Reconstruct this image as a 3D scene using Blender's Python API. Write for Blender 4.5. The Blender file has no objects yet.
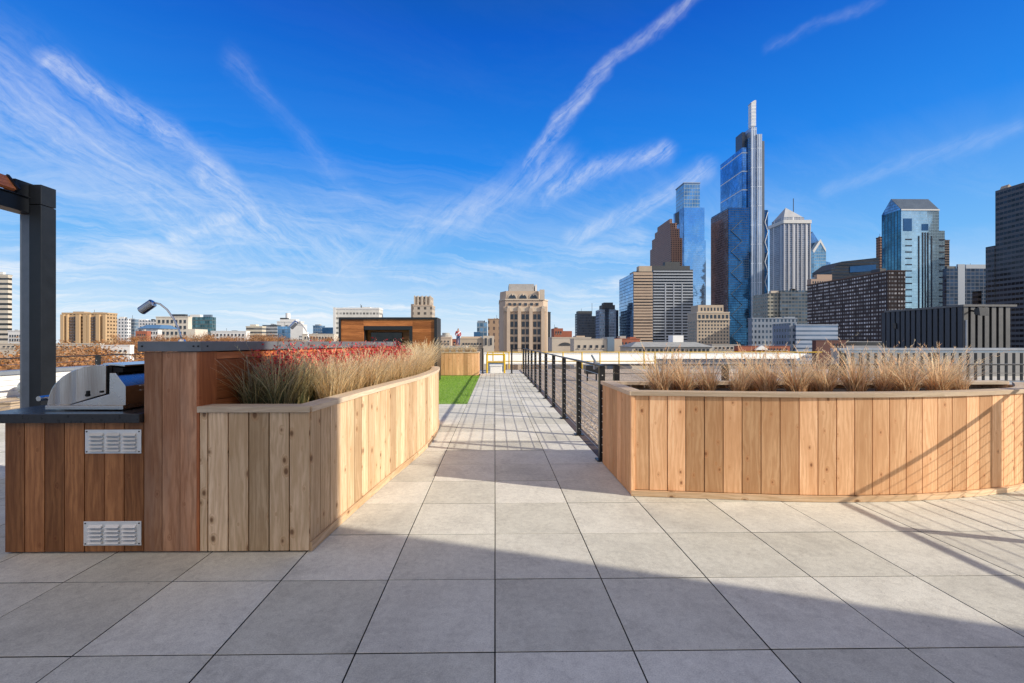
import bpy, bmesh, math, random
from mathutils import Vector, Matrix
random.seed(7)
R = math.radians
scene = bpy.context.scene
COL = scene.collection

# ------------------------------------------------------------------ camera model
F, H, YAW, SH = 452.0, 1.36, 0.0146, 10.4
SUN_AZ = R(109.0)      # clockwise from +Y
SUN_EL = R(25.7)
GZ = -15.0             # street level below the roof deck

def ray(px, py):
    a = (px - 512 + SH) / F
    b = (342 - py) / F
    s, c = math.sin(YAW), math.cos(YAW)
    return Vector((s + a * c, c - a * s, b))

def P(px, py, D):                     # point of the plane Y = D
    d = ray(px, py)
    t = D / d.y
    return Vector((d.x * t, D, H + d.z * t))

def PX(px, D):
    return P(px, 342, D).x

def PZ(py, px, D):
    return P(px, py, D).z

def G(px, py, z=0.0):                 # point of the horizontal plane z
    d = ray(px, py)
    t = (z - H) / d.z
    return Vector((d.x * t, d.y * t, z))

# ------------------------------------------------------------------ node helpers
class NT:
    def __init__(self, nt):
        self.nt = nt
    def n(self, kind, **kw):
        nd = self.nt.nodes.new(kind)
        for k, v in kw.items():
            setattr(nd, k, v)
        return nd
    def put(self, sock, v):
        if v is None:
            return
        if hasattr(v, 'is_output'):
            self.nt.links.new(v, sock)
        else:
            if sock.type == 'RGBA' and len(v) == 3:
                v = (*v, 1)
            sock.default_value = v
    def m(self, op, a, b=None, c=None, clamp=False):
        nd = self.n('ShaderNodeMath', operation=op)
        nd.use_clamp = clamp
        for i, v in enumerate((a, b, c)):
            if v is not None:
                self.put(nd.inputs[i], v)
        return nd.outputs[0]
    def v(self, op, a, b=None, scale=None, out=0):
        nd = self.n('ShaderNodeVectorMath', operation=op)
        self.put(nd.inputs[0], a)
        if b is not None:
            self.put(nd.inputs[1], b)
        if scale is not None:
            self.put(nd.inputs[3], scale)
        return nd.outputs[out]
    def mix(self, fac, a, b, blend='MIX'):
        nd = self.n('ShaderNodeMix', data_type='RGBA', blend_type=blend)
        self.put(nd.inputs[0], fac)
        self.put(nd.inputs[6], a)
        self.put(nd.inputs[7], b)
        return nd.outputs[2]
    def sep(self, v):
        nd = self.n('ShaderNodeSeparateXYZ')
        self.put(nd.inputs[0], v)
        return nd.outputs
    def comb(self, x=0.0, y=0.0, z=0.0):
        nd = self.n('ShaderNodeCombineXYZ')
        for i, q in enumerate((x, y, z)):
            self.put(nd.inputs[i], q)
        return nd.outputs[0]
    def noise(self, vec, scale=1.0, detail=4.0, rough=0.55, dist=0.0, out=0):
        nd = self.n('ShaderNodeTexNoise')
        self.put(nd.inputs['Vector'], vec)
        nd.inputs['Scale'].default_value = scale
        nd.inputs['Detail'].default_value = detail
        nd.inputs['Roughness'].default_value = rough
        nd.inputs['Distortion'].default_value = dist
        return nd.outputs[out]
    def ramp(self, fac, stops, interp='LINEAR'):
        nd = self.n('ShaderNodeValToRGB')
        nd.color_ramp.interpolation = interp
        els = nd.color_ramp.elements
        while len(els) < len(stops):
            els.new(0.5)
        for e, (p, c) in zip(els, stops):
            e.position = p
            e.color = (*c, 1) if len(c) == 3 else c
        self.put(nd.inputs[0], fac)
        return nd.outputs[0]
    def maprange(self, v, a, b, c=0.0, d=1.0, smooth=False):
        nd = self.n('ShaderNodeMapRange')
        if smooth:
            nd.interpolation_type = 'SMOOTHSTEP'
        self.put(nd.inputs[0], v)
        for i, q in enumerate((a, b, c, d)):
            self.put(nd.inputs[i + 1], q)
        return nd.outputs[0]
    def bump(self, h, strength=0.3, dist=0.01):
        nd = self.n('ShaderNodeBump')
        nd.inputs['Strength'].default_value = strength
        nd.inputs['Distance'].default_value = dist
        self.put(nd.inputs['Height'], h)
        return nd.outputs[0]

def newmat(name):
    m = bpy.data.materials.new(name)
    m.use_nodes = True
    nt = m.node_tree
    nt.nodes.clear()
    N = NT(nt)
    out = N.n('ShaderNodeOutputMaterial')
    bs = N.n('ShaderNodeBsdfPrincipled')
    nt.links.new(bs.outputs[0], out.inputs[0])
    return m, N, bs, out

def plain(name, col, rough=0.6, metal=0.0, var=0.12, scale=6.0, bump=0.0, spec=None):
    m, N, bs, out = newmat(name)
    tc = N.n('ShaderNodeTexCoord').outputs['Object']
    no = N.noise(tc, scale, 5, 0.6)
    f = N.maprange(no, 0.25, 0.75, 1 - var, 1 + var)
    c = N.mix(1.0, col, N.comb(f, f, f), 'MULTIPLY')
    N.put(bs.inputs['Base Color'], c)
    bs.inputs['Metallic'].default_value = metal
    N.put(bs.inputs['Roughness'], N.maprange(no, 0.2, 0.8, max(rough - .08, .02), min(rough + .08, 1)))
    if spec is not None:
        bs.inputs['Specular IOR Level'].default_value = spec
    if name == 'charcoal_metal':
        bs.inputs['Specular IOR Level'].default_value = .22
    if bump:
        N.put(bs.inputs['Normal'], N.bump(N.noise(tc, scale * 8, 4), bump, 0.01))
    return m

def wood(name, dark, light, knots=0.5, rough=0.6, weather=0.0, wcol=(.3, .28, .26)):
    m, N, bs, out = newmat(name)
    uv = N.n('ShaderNodeUVMap', uv_map='UVMap').outputs[0]
    at = N.n('ShaderNodeAttribute', attribute_name='tone')
    tone = at.outputs['Fac']
    u, v, _ = N.sep(uv)
    # knots
    kv = N.comb(N.m('MULTIPLY', u, 8.0), N.m('MULTIPLY', v, 5.0), 0.0)
    vo = N.n('ShaderNodeTexVoronoi', voronoi_dimensions='2D')
    N.put(vo.inputs['Vector'], kv)
    vo.inputs['Scale'].default_value = 1.0
    vo.inputs['Randomness'].default_value = 1.0
    kd = vo.outputs['Distance']
    kr = N.sep(vo.outputs['Color'])[0]
    ksz = N.m('MULTIPLY', N.m('SUBTRACT', kr, 1 - knots * .8), 0.27)
    km = N.maprange(N.m('SUBTRACT', ksz, kd), -0.015, 0.05, 0, 1)
    khalo = N.maprange(N.m('SUBTRACT', ksz, kd), -0.14, 0.0, 0, 1, True)
    wob = N.m('MULTIPLY', khalo, 0.05)
    # cathedral grain
    lf = N.noise(N.comb(N.m('MULTIPLY', u, 6), N.m('MULTIPLY', v, 1.1), 3.0), 1.0, 5, 0.6)
    ring = N.m('ADD', N.m('MULTIPLY', N.m('ADD', u, wob), 150.0), N.m('MULTIPLY', lf, 38.0))
    rg = N.m('ADD', N.m('MULTIPLY', N.m('SINE', ring), 0.5), 0.5)
    fine = N.noise(N.comb(N.m('MULTIPLY', u, 260), N.m('MULTIPLY', v, 5), 1.0), 1.0, 3, 0.6)
    big = N.noise(N.comb(N.m('MULTIPLY', u, 8), N.m('MULTIPLY', v, 1.3), 9.0), 1.0, 3, 0.5)
    g = N.m('ADD', N.m('ADD', N.m('MULTIPLY', N.m('MULTIPLY', rg, N.maprange(big, .35, .65, .3, 1.3)), 0.20), N.m('MULTIPLY', fine, 0.62)), N.m('MULTIPLY', big, 0.36))
    c = N.mix(N.maprange(g, 0.32, 0.80, 0, 1), dark, light)
    tf = N.maprange(tone, 0, 1, 0.62, 1.2)
    c = N.mix(1.0, c, N.comb(tf, N.m('POWER', tf, 1.08), N.m('POWER', tf, 1.25)), 'MULTIPLY')
    if weather:
        wn = N.noise(N.comb(N.m('MULTIPLY', u, 14), N.m('MULTIPLY', v, 2.2), 5.0), 1.0, 4, 0.6)
        c = N.mix(N.maprange(wn, 0.45, 0.75, 0, weather), c, wcol)
    kc = (dark[0] * .30, dark[1] * .22, dark[2] * .18)
    c = N.mix(N.m('MULTIPLY', khalo, 0.35), c, (dark[0] * .85, dark[1] * .66, dark[2] * .5))
    c = N.mix(N.m('MULTIPLY', km, 0.85), c, kc)
    N.put(bs.inputs['Base Color'], c)
    N.put(bs.inputs['Roughness'], N.maprange(g, 0.2, 0.9, rough + .08, rough - .08))
    bs.inputs['Specular IOR Level'].default_value = 0.3
    N.put(bs.inputs['Normal'], N.bump(g, 0.35, 0.003))
    return m

def facade(name, wall, glass, floor=3.7, bay=1.6, wf=0.65, hf=0.55, metal=0.7, grough=0.12, wrough=0.8,
           jitter=0.5, wmetal=0.0, pier=None, pierw=0.2, piercol=None, belt=None, beltcol=None, warp=0.005, refl=(.6, 1.25)):
    """wall with a procedural grid of windows: u along the face, v up"""
    m, N, bs, out = newmat(name)
    tc = N.n('ShaderNodeTexCoord')
    x, y, z = N.sep(tc.outputs['Object'])
    ge = N.n('ShaderNodeNewGeometry')
    nx, ny, nz = N.sep(ge.outputs['True Normal'])
    isx = N.m('GREATER_THAN', N.m('ABSOLUTE', nx), 0.72)
    u = N.m('ADD', N.m('MULTIPLY', x, N.m('SUBTRACT', 1.0, isx)), N.m('MULTIPLY', y, isx))
    u = N.m('ADD', u, 1000.0)
    v = N.m('ADD', z, 1000.0)
    ub, vb = N.m('DIVIDE', u, bay), N.m('DIVIDE', v, floor)
    fu, fv = N.m('FRACT', ub), N.m('FRACT', vb)
    du = N.m('ABSOLUTE', N.m('SUBTRACT', fu, 0.5))
    dv = N.m('ABSOLUTE', N.m('SUBTRACT', fv, 0.5))
    mk = N.m('MULTIPLY', N.m('LESS_THAN', du, wf / 2), N.m('LESS_THAN', dv, hf / 2))
    wn = N.n('ShaderNodeTexWhiteNoise', noise_dimensions='2D')
    N.put(wn.inputs['Vector'], N.comb(N.m('FLOOR', ub), N.m('FLOOR', vb), 0))
    rv = wn.outputs['Value']
    gl = N.mix(1.0, glass, N.comb(*[N.maprange(rv, 0, 1, 1 - jitter, 1 + jitter)] * 3), 'MULTIPLY')
    gl = N.mix(1.0, gl, N.comb(*[N.maprange(N.noise(N.v('MULTIPLY', tc.outputs['Object'], (.05, .05, .025)), 1.0, 4, .6, .6), .34, .66, *refl)] * 3), 'MULTIPLY')  # broad mottled reflections painted into the glass colour
    wno = N.noise(tc.outputs['Object'], 0.12, 4, 0.6)
    wc = N.mix(1.0, wall, N.comb(*[N.maprange(wno, .3, .7, .88, 1.1)] * 3), 'MULTIPLY')
    if pier:
        pm = N.m('LESS_THAN', N.m('FRACT', N.m('DIVIDE', u, pier)), pierw)
        mk = N.m('MULTIPLY', mk, N.m('SUBTRACT', 1.0, pm))
        if piercol:
            wc = N.mix(pm, wc, piercol)
    if belt:
        bm_ = N.m('LESS_THAN', N.m('FRACT', N.m('DIVIDE', v, belt)), 0.06)
        wc = N.mix(bm_, wc, beltcol)
        mk = N.m('MULTIPLY', mk, N.m('SUBTRACT', 1.0, bm_))
    up = N.m('LESS_THAN', N.m('ABSOLUTE', nz), 0.5)
    mk = N.m('MULTIPLY', mk, up)
    N.put(bs.inputs['Base Color'], N.mix(mk, wc, gl))
    N.put(bs.inputs['Metallic'], N.maprange(mk, 0, 1, wmetal, metal))
    N.put(bs.inputs['Roughness'], N.maprange(mk, 0, 1, wrough, grough))
    if warp:
        lowf = N.v('SCALE', N.v('SUBTRACT', N.noise(tc.outputs['Object'], .035, 3, .6, .5, 1), (.5, .5, .5)), scale=.10)
        wn3 = N.v('SUBTRACT', wn.outputs['Color'], (.5, .5, .5))
        nn = N.v('NORMALIZE', N.v('ADD', ge.outputs['Normal'], N.v('SCALE', N.v('ADD', N.v('SCALE', wn3, scale=warp), lowf), scale=mk)))
        N.put(bs.inputs['Normal'], nn)
    return m

def leafmat(name, trans=0.35, rough=0.6):
    m, N, bs, out = newmat(name)
    at = N.n('ShaderNodeAttribute', attribute_name='Col')
    N.put(bs.inputs['Base Color'], at.outputs['Color'])
    bs.inputs['Roughness'].default_value = rough
    bs.inputs['Specular IOR Level'].default_value = 0.15
    tr = N.n('ShaderNodeBsdfTranslucent')
    N.put(tr.inputs[0], at.outputs['Color'])
    mx = N.n('ShaderNodeMixShader')
    mx.inputs[0].default_value = trans
    N.nt.links.new(bs.outputs[0], mx.inputs[1])
    N.nt.links.new(tr.outputs[0], mx.inputs[2])
    N.nt.links.new(mx.outputs[0], out.inputs[0])
    return m

# ------------------------------------------------------------------ mesh builder
class MB:
    def __init__(self):
        self.v, self.f, self.uv, self.t, self.c, self.mi = [], [], [], [], [], []
    def face(self, pts, uvs=None, tone=.5, col=None, mi=0):
        i = len(self.v)
        self.v += [tuple(p) for p in pts]
        self.f.append(tuple(range(i, i + len(pts))))
        self.uv += uvs if uvs else [(0, 0)] * len(pts)
        self.t += [tone] * len(pts)
        if col is None:
            col = (1, 1, 1)
        self.c += [col] * len(pts) if not isinstance(col, list) else col
        self.mi.append(mi)
    def hexa(self, b, t, tone=.5, uvo=None, mi=0, along='z'):
        """b, t: four bottom and four top corners, counter-clockwise from above"""
        if uvo is None:
            uvo = (random.uniform(0, 50), random.uniform(0, 50))
        q = [list(reversed(b)), t] + [[b[i], b[(i + 1) % 4], t[(i + 1) % 4], t[i]] for i in range(4)]
        for k, p in enumerate(q):
            p = [Vector(x) for x in p]
            e1 = (p[1] - p[0]).length
            e2 = (p[3] - p[0]).length
            if along == 'z' and k > 1:
                uv = [(0, 0), (e1, 0), (e1, e2), (0, e2)]
            elif along == 'z':
                uv = [(0, 0), (e1, 0), (e1, e2 * .3), (0, e2 * .3)]
            else:            # long axis
                if e1 > e2:
                    uv = [(0, 0), (0, e1), (e2, e1), (e2, 0)]
                else:
                    uv = [(0, 0), (e1, 0), (e1, e2), (0, e2)]
            self.face(p, [(a + uvo[0], c + uvo[1]) for a, c in uv], tone, mi=mi)
    def box(self, x0, x1, y0, y1, z0, z1, tone=.5, mi=0, along='long'):
        b = [(x0, y0, z0), (x1, y0, z0), (x1, y1, z0), (x0, y1, z0)]
        t = [(x, y, z1) for x, y, _ in b]
        self.hexa(b, t, tone, mi=mi, along=along)
    def prism(self, poly, z0, z1, tone=.5, mi=0):      # poly counter-clockwise from above
        n = len(poly)
        self.face([(p[0], p[1], z1) for p in poly], [(p[0], p[1]) for p in poly], tone, mi=mi)
        self.face([(p[0], p[1], z0) for p in reversed(poly)], None, tone, mi=mi)
        for i in range(n):
            a, b = poly[i], poly[(i + 1) % n]
            self.face([(a[0], a[1], z0), (b[0], b[1], z0), (b[0], b[1], z1), (a[0], a[1], z1)], None, tone, mi=mi)
    def yprism(self, poly, y0, y1, tone=.5, mi=0):     # poly of (x,z), counter-clockwise seen from -Y
        n = len(poly)
        self.face([(p[0], y0, p[1]) for p in poly], None, tone, mi=mi)
        self.face([(p[0], y1, p[1]) for p in reversed(poly)], None, tone, mi=mi)
        for i in range(n):
            a, b = poly[i], poly[(i + 1) % n]
            self.face([(b[0], y0, b[1]), (a[0], y0, a[1]), (a[0], y1, a[1]), (b[0], y1, b[1])], None, tone, mi=mi)
    def tube(self, pts, r, n=8, caps=True, mi=0):
        pts = [Vector(p) for p in pts]
        rs = r if isinstance(r, (list, tuple)) else [r] * len(pts)
        rings = []
        up = Vector((0.123, 0.31, 0.94))
        for i, p in enumerate(pts):
            d = (pts[min(i + 1, len(pts) - 1)] - pts[max(i - 1, 0)]).normalized()
            a = d.cross(up)
            if a.length < 1e-3:
                a = d.cross(Vector((1, 0, 0)))
            a.normalize()
            b = d.cross(a)
            rings.append([p + (a * math.cos(2 * math.pi * k / n) + b * math.sin(2 * math.pi * k / n)) * rs[i] for k in range(n)])
        i0 = len(self.v)
        for rg in rings:
            self.v += [tuple(q) for q in rg]
        for i in range(len(rings) - 1):
            for k in range(n):
                a = i0 + i * n + k
                b = i0 + i * n + (k + 1) % n
                self._f((a, b, b + n, a + n), mi)
        if caps:
            self._f(tuple(i0 + k for k in reversed(range(n))), mi)
            self._f(tuple(i0 + (len(rings) - 1) * n + k for k in range(n)), mi)
    def _f(self, idx, mi=0):
        self.f.append(idx)
        self.uv += [(0, 0)] * len(idx)
        self.t += [.5] * len(idx)
        self.c += [(1, 1, 1)] * len(idx)
        self.mi.append(mi)
    def mesh(self, name, off=(0, 0, 0), smooth=False, weld=False):
        me = bpy.data.meshes.new(name)
        o = Vector(off)
        me.from_pydata([(x - o.x, y - o.y, z - o.z) for x, y, z in self.v], [], self.f)
        ul = me.uv_layers.new(name='UVMap')
        ul.data.foreach_set('uv', [q for p in self.uv for q in p])
        ta = me.attributes.new('tone', 'FLOAT', 'CORNER')
        ta.data.foreach_set('value', self.t)
        if any(c != (1, 1, 1) for c in self.c[:200]):
            ca = me.attributes.new('Col', 'FLOAT_COLOR', 'CORNER')
            ca.data.foreach_set('color', [q for p in self.c for q in (p[0], p[1], p[2], 1)])
        me.polygons.foreach_set('material_index', self.mi)
        if smooth:
            me.polygons.foreach_set('use_smooth', [True] * len(self.f))
        if weld:
            b = bmesh.new(); b.from_mesh(me)
            bmesh.ops.remove_doubles(b, verts=b.verts, dist=1e-4)
            bmesh.ops.recalc_face_normals(b, faces=b.faces)
            b.to_mesh(me); b.free()
        me.update()
        return me
    def build(self, name, mats, parent=None, smooth=False, weld=False, bevel=0.0):
        off = wl(parent)
        me = self.mesh(name, off, smooth, weld)
        for mm in (mats if isinstance(mats, (list, tuple)) else [mats]):
            me.materials.append(mm)
        o = link(name, me, parent)
        if bevel:
            md = o.modifiers.new('bevel', 'BEVEL')
            md.width = bevel; md.segments = 2; md.limit_method = 'ANGLE'
            if not weld:
                b = bmesh.new(); b.from_mesh(me)
                bmesh.ops.remove_doubles(b, verts=b.verts, dist=1e-5)
                b.to_mesh(me); b.free()
        return o

def wl(o):
    w = Vector((0, 0, 0))
    while o is not None:
        w += o.location
        o = o.parent
    return w

def link(name, data, parent=None, loc=(0, 0, 0), rz=0.0):
    o = bpy.data.objects.new(name, data)
    COL.objects.link(o)
    o.parent = parent
    o.location = loc
    o.rotation_euler = (0, 0, rz)
    return o

def tag(o, label, cat, group=None):
    o['label'] = label
    o['category'] = cat
    if group:
        o['group'] = group
    return o

def thing(name, label, cat, loc=(0, 0, 0), group=None):
    return tag(link(name, None, None, loc), label, cat, group)

def struct(o, kind='structure'):
    o['kind'] = kind
    return o

def copy_tree(o, parent=None):
    c = o.copy()
    COL.objects.link(c)
    if parent is not None:
        c.parent = parent
    for ch in list(o.children):
        copy_tree(ch, c)
    return c

ORD = ['first', 'second', 'third', 'fourth', 'fifth', 'sixth', 'seventh', 'eighth', 'ninth', 'tenth', 'eleventh',
       'twelfth', 'thirteenth', 'fourteenth', 'fifteenth', 'sixteenth', 'seventeenth', 'eighteenth', 'nineteenth', 'twentieth']

# ------------------------------------------------------------------ materials
def paver_mat():
    m, N, bs, out = newmat('concrete_paver')
    tc = N.n('ShaderNodeTexCoord').outputs['Object']
    at = N.n('ShaderNodeAttribute', attribute_name='tone').outputs['Fac']
    off = N.v('ADD', tc, N.comb(N.m('MULTIPLY', at, 37.0), N.m('MULTIPLY', at, 91.0), 0.0))
    n1 = N.noise(off, 3.5, 6, 0.62, 0.4)
    n2 = N.noise(off, 26, 5, 0.65, 0.6)
    n3 = N.noise(off, 240, 2, 0.5)
    f = N.m('ADD', N.m('ADD', N.m('MULTIPLY', n1, .42), N.m('MULTIPLY', n2, .50)), N.m('MULTIPLY', n3, .24))
    c = N.ramp(f, [(0.36, (.45, .435, .375)), (0.50, (.64, .62, .54)), (0.62, (.75, .73, .635)), (0.8, (.86, .84, .74))])
    stn = N.noise(tc, 0.9, 5, 0.7, 1.0)
    c = N.mix(N.maprange(stn, .50, .76, 0, .42), c, (.30, .285, .255))
    pit = N.noise(off, 95, 3, .5)
    c = N.mix(N.maprange(pit, .66, .74, 0, .5), c, (.2, .195, .185))
    sp = N.n('ShaderNodeTexVoronoi'); N.put(sp.inputs['Vector'], off); sp.inputs['Scale'].default_value = 5.5
    c = N.mix(N.maprange(N.m('ADD', sp.outputs['Distance'], N.m('MULTIPLY', n2, .12)), .085, .07, 0, .55), c, (.12, .115, .105))
    tf = N.maprange(at, 0, 1, .84, 1.07)
    c = N.mix(1.0, c, N.comb(tf, tf, N.m('POWER', tf, 1.15)), 'MULTIPLY')
    jt = N.n('ShaderNodeTexNoise'); N.put(jt.inputs['Vector'], tc); jt.inputs['Scale'].default_value = 160; jt.inputs['Detail'].default_value = 3
    c = N.mix(1.0, c, N.comb(*[N.maprange(jt.outputs[0], .3, .7, .84, 1.12)] * 3), 'MULTIPLY')
    N.put(bs.inputs['Base Color'], c)
    bs.inputs['Roughness'].default_value = .78
    bs.inputs['Specular IOR Level'].default_value = .35
    N.put(bs.inputs['Normal'], N.bump(f, .35, .006))
    return m

M = {}
M['paver'] = paver_mat()
M['joint'] = plain('paver_joint_dark', (.025, .024, .022), .9)  # dark dirt in the joints, also the dark slab beneath them
M['cedar'] = wood('cedar_boards', (.66, .33, .145), (.96, .59, .32), .45, .6)
M['cedar_pale'] = wood('pale_cedar_boards', (.54, .34, .175), (.90, .66, .43), .6, .6)
M['cedar_rim'] = wood('cedar_cap', (.60, .45, .30), (.84, .68, .50), .3, .65, .35, (.45, .40, .35))
M['ipe'] = wood('brown_hardwood', (.20, .068, .022), (.50, .215, .080), .16, .42)
M['ipe_grey'] = wood('weathered_hardwood', (.30, .125, .058), (.60, .315, .175), .15, .5, .3, (.46, .33, .24))
M['mahog'] = wood('red_hardwood', (.36, .105, .036), (.66, .22, .08), .08, .38)
M['ply'] = wood('orange_hardwood_panel', (.24, .075, .022), (.58, .22, .07), .08, .4)
M['black'] = plain('black_powder_coat', (.016, .017, .019), .38, 0, .15, 20)
M['charcoal'] = plain('charcoal_metal', (.016, .019, .024), .34, .0, .15, 8)
M['slate'] = plain('slate_trim', (.17, .185, .205), .40, .2, .15, 10)
M['slate_top'] = plain('dark_stone_counter', (.028, .030, .034), .3, 0, .3, 30)
M['steel'] = plain('brushed_steel', (.66, .65, .64), .26, 1.0, .05, 4)
M['steel_mir'] = plain('polished_steel', (.74, .73, .72), .12, 1.0, .03, 3)
def hood_mat():
    m, N, bs, out = newmat('rolled_steel')
    tc = N.n('ShaderNodeTexCoord').outputs['Object']
    n = N.noise(N.v('MULTIPLY', tc, (9, 9, .6)), 1.0, 1, .4)
    br = N.noise(N.v('MULTIPLY', tc, (300, 300, 6)), 1.0, 2, .5)
    N.put(bs.inputs['Base Color'], N.mix(N.maprange(n, .3, .7, 0, 1), (.52, .51, .50), (.86, .85, .83)))  # vertical reflection streaks painted into the steel's base colour
    bs.inputs['Metallic'].default_value = 1.0
    N.put(bs.inputs['Roughness'], N.maprange(br, .3, .7, .12, .24))
    N.put(bs.inputs['Normal'], N.bump(n, .45, .05))
    return m
M['hood'] = hood_mat()
M['steel_vent'] = plain('satin_steel', (.86, .85, .82), .45, .35, .05, 12)
M['dark'] = plain('dark_void', (.008, .008, .008), .8)
M['screen'] = plain('screen_glass', (.006, .007, .008), .08, 0, .02)
M['soil'] = plain('mulch', (.035, .022, .014), .95, 0, .6, 40, .8)
M['brown_curb'] = plain('brown_curb', (.10, .07, .055), .7, 0, .25, 10)
M['white'] = plain('white_paint', (.88, .87, .83), .6, 0, .06, 1.5)
M['whitemem'] = plain('white_membrane', (.25, .25, .248), .7, 0, .15, .8)
M['greymem'] = plain('grey_membrane', (.52, .51, .48), .8, 0, .2, .7, .2)
M['yellow'] = plain('yellow_paint', (.72, .46, .02), .45, 0, .1, 6)
M['coping'] = plain('grey_coping', (.30, .33, .37), .45, .3, .1, 3)
M['tan'] = plain('tan_paint', (.48, .37, .26), .7, 0, .12, 2)
M['bluegrey'] = plain('bluegrey_metal', (.22, .28, .34), .4, .4, .1, 5)
M['cable'] = plain('steel_cable', (.30, .30, .30), .35, 1.0, .05)
M['bark'] = plain('tree_bark', (.07, .05, .04), .9, 0, .3, 8, .5)
M['leaf'] = leafmat('autumn_leaves', .3)
M['straw'] = leafmat('dry_grass_blades', .5)
M['asphalt'] = plain('asphalt', (.05, .05, .05), .9, 0, .3, .05)
M['concrete'] = plain('concrete_wall', (.42, .40, .36), .85, 0, .12, .4)

def gravel_mat():
    m, N, bs, out = newmat('roof_gravel')
    tc = N.n('ShaderNodeTexCoord').outputs['Object']
    vo = N.n('ShaderNodeTexVoronoi'); N.put(vo.inputs['Vector'], tc); vo.inputs['Scale'].default_value = 32
    cr = N.sep(vo.outputs['Color'])[0]
    c = N.ramp(cr, [(0, (.24, .18, .13)), (.5, (.46, .37, .28)), (1, (.64, .56, .46))])
    big = N.noise(tc, .7, 4)
    c = N.mix(1.0, c, N.comb(*[N.maprange(big, .3, .7, .75, 1.2)] * 3), 'MULTIPLY')
    N.put(bs.inputs['Base Color'], c)
    bs.inputs['Roughness'].default_value = .9
    N.put(bs.inputs['Normal'], N.bump(vo.outputs['Distance'], 1.0, -.02))
    return m
M['gravel'] = gravel_mat()
def stone_mat():
    m, N, bs, out = newmat('loose_stones')
    at = N.n('ShaderNodeAttribute', attribute_name='Col')
    N.put(bs.inputs['Base Color'], at.outputs['Color'])
    bs.inputs['Roughness'].default_value = .85
    return m
M['stone'] = stone_mat()
def turf_mat():
    m, N, bs, out = newmat('green_turf')
    tc = N.n('ShaderNodeTexCoord').outputs['Object']
    n = N.noise(tc, 4, 6, .7); n2 = N.noise(tc, 120, 3, .7)
    c = N.mix(N.m('ADD', N.m('MULTIPLY', n, .5), N.m('MULTIPLY', n2, .5)), (.16, .30, .03), (.36, .54, .11))
    N.put(bs.inputs['Base Color'], c); bs.inputs['Roughness'].default_value = .8
    N.put(bs.inputs['Normal'], N.bump(n2, .8, .02))
    return m
M['turf'] = turf_mat()

# ------------------------------------------------------------------ SETTING: ground, deck, roofs
g = MB()
g.face([(-6000, -2000, GZ), (6000, -2000, GZ), (6000, 9000, GZ), (-6000, 9000, GZ)])
struct(g.build('ground', plain('city_ground', (.13, .12, .11), .9, 0, .4, .004)))

PITCH = .6105
Y0J = 1.983
X_L, X_R = -8.55, 1.2215
dk = MB()
gap = .0031
def paver(x0, x1, y0, y1):
    t = random.random()
    a, b, c, d = x0 + gap, x1 - gap, y0 + gap, y1 - gap
    dz = random.uniform(-.0008, .0008)
    e = .0012
    z1, z0 = dz, dz - e
    top = [(a + e, c + e, z1), (b - e, c + e, z1), (b - e, d - e, z1), (a + e, d - e, z1)]
    mid = [(a, c, z0), (b, c, z0), (b, d, z0), (a, d, z0)]
    low = [(x, y, -.045) for x, y, _ in mid]
    dk.face(top, tone=t)
    for lo, hi, mi_ in ((mid, top, 0), (low, mid, 1)):
        for i in range(4):
            dk.face([lo[i], lo[(i + 1) % 4], hi[(i + 1) % 4], hi[i]], tone=t, mi=mi_)
for i in range(-14, 12):
    for j in range(-12, 30):
        x0, y0 = i * PITCH, Y0J + j * PITCH
        if x0 > 1.2 and y0 > 4.9: continue
        if y0 > 10.1 - .5 and x0 < -.62: continue
        if y0 + PITCH > 19.9: continue
        paver(x0, x0 + PITCH, y0, y0 + PITCH)
struct(dk.build('paver_deck', [M['paver'], M['joint']]))
sl = MB()
sl.box(X_L, 7.4, -5.4, 5.05, -.35, -.05)
sl.box(X_L, 1.34, 5.05, 20.0, -.35, -.052)
struct(sl.build('roof_slab', M['joint']))
cu = MB()
for k in range(12):
    cu.box(1.2235, 1.36, 5.05 + k * 1.23, 5.05 + (k + 1) * 1.23 - .006, -.06, .004 + .002 * (k % 2))
struct(cu.build('deck_edging', M['brown_curb']))

# turf
tx0, tx1, ty0, ty1 = -5.2, -.6145, Y0J + 13 * PITCH - .0, 18.3
tf = MB()
tf.box(tx0, tx1, ty0, ty1, -.04, -.004)
struct(tf.build('lawn', M['turf']))
bl = MB()
for k in range(26000):
    x, y = random.uniform(-3.6, tx1 - .01), random.uniform(ty0, ty1)
    a, h = random.uniform(0, 6.28), random.uniform(.018, .034)
    dx, dy = math.cos(a) * .004, math.sin(a) * .004
    lx, ly = random.uniform(-.014, .014), random.uniform(-.014, .014)
    q = random.random()
    c = (.15 + .22 * q, .32 + .26 * q, .03 + .06 * q)
    bl.face([(x - dx, y - dy, -.004), (x + dx, y + dy, -.004), (x + lx, y + ly, h)], col=c)
struct(bl.build('turf_blades', M['leaf']), 'stuff')

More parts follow.
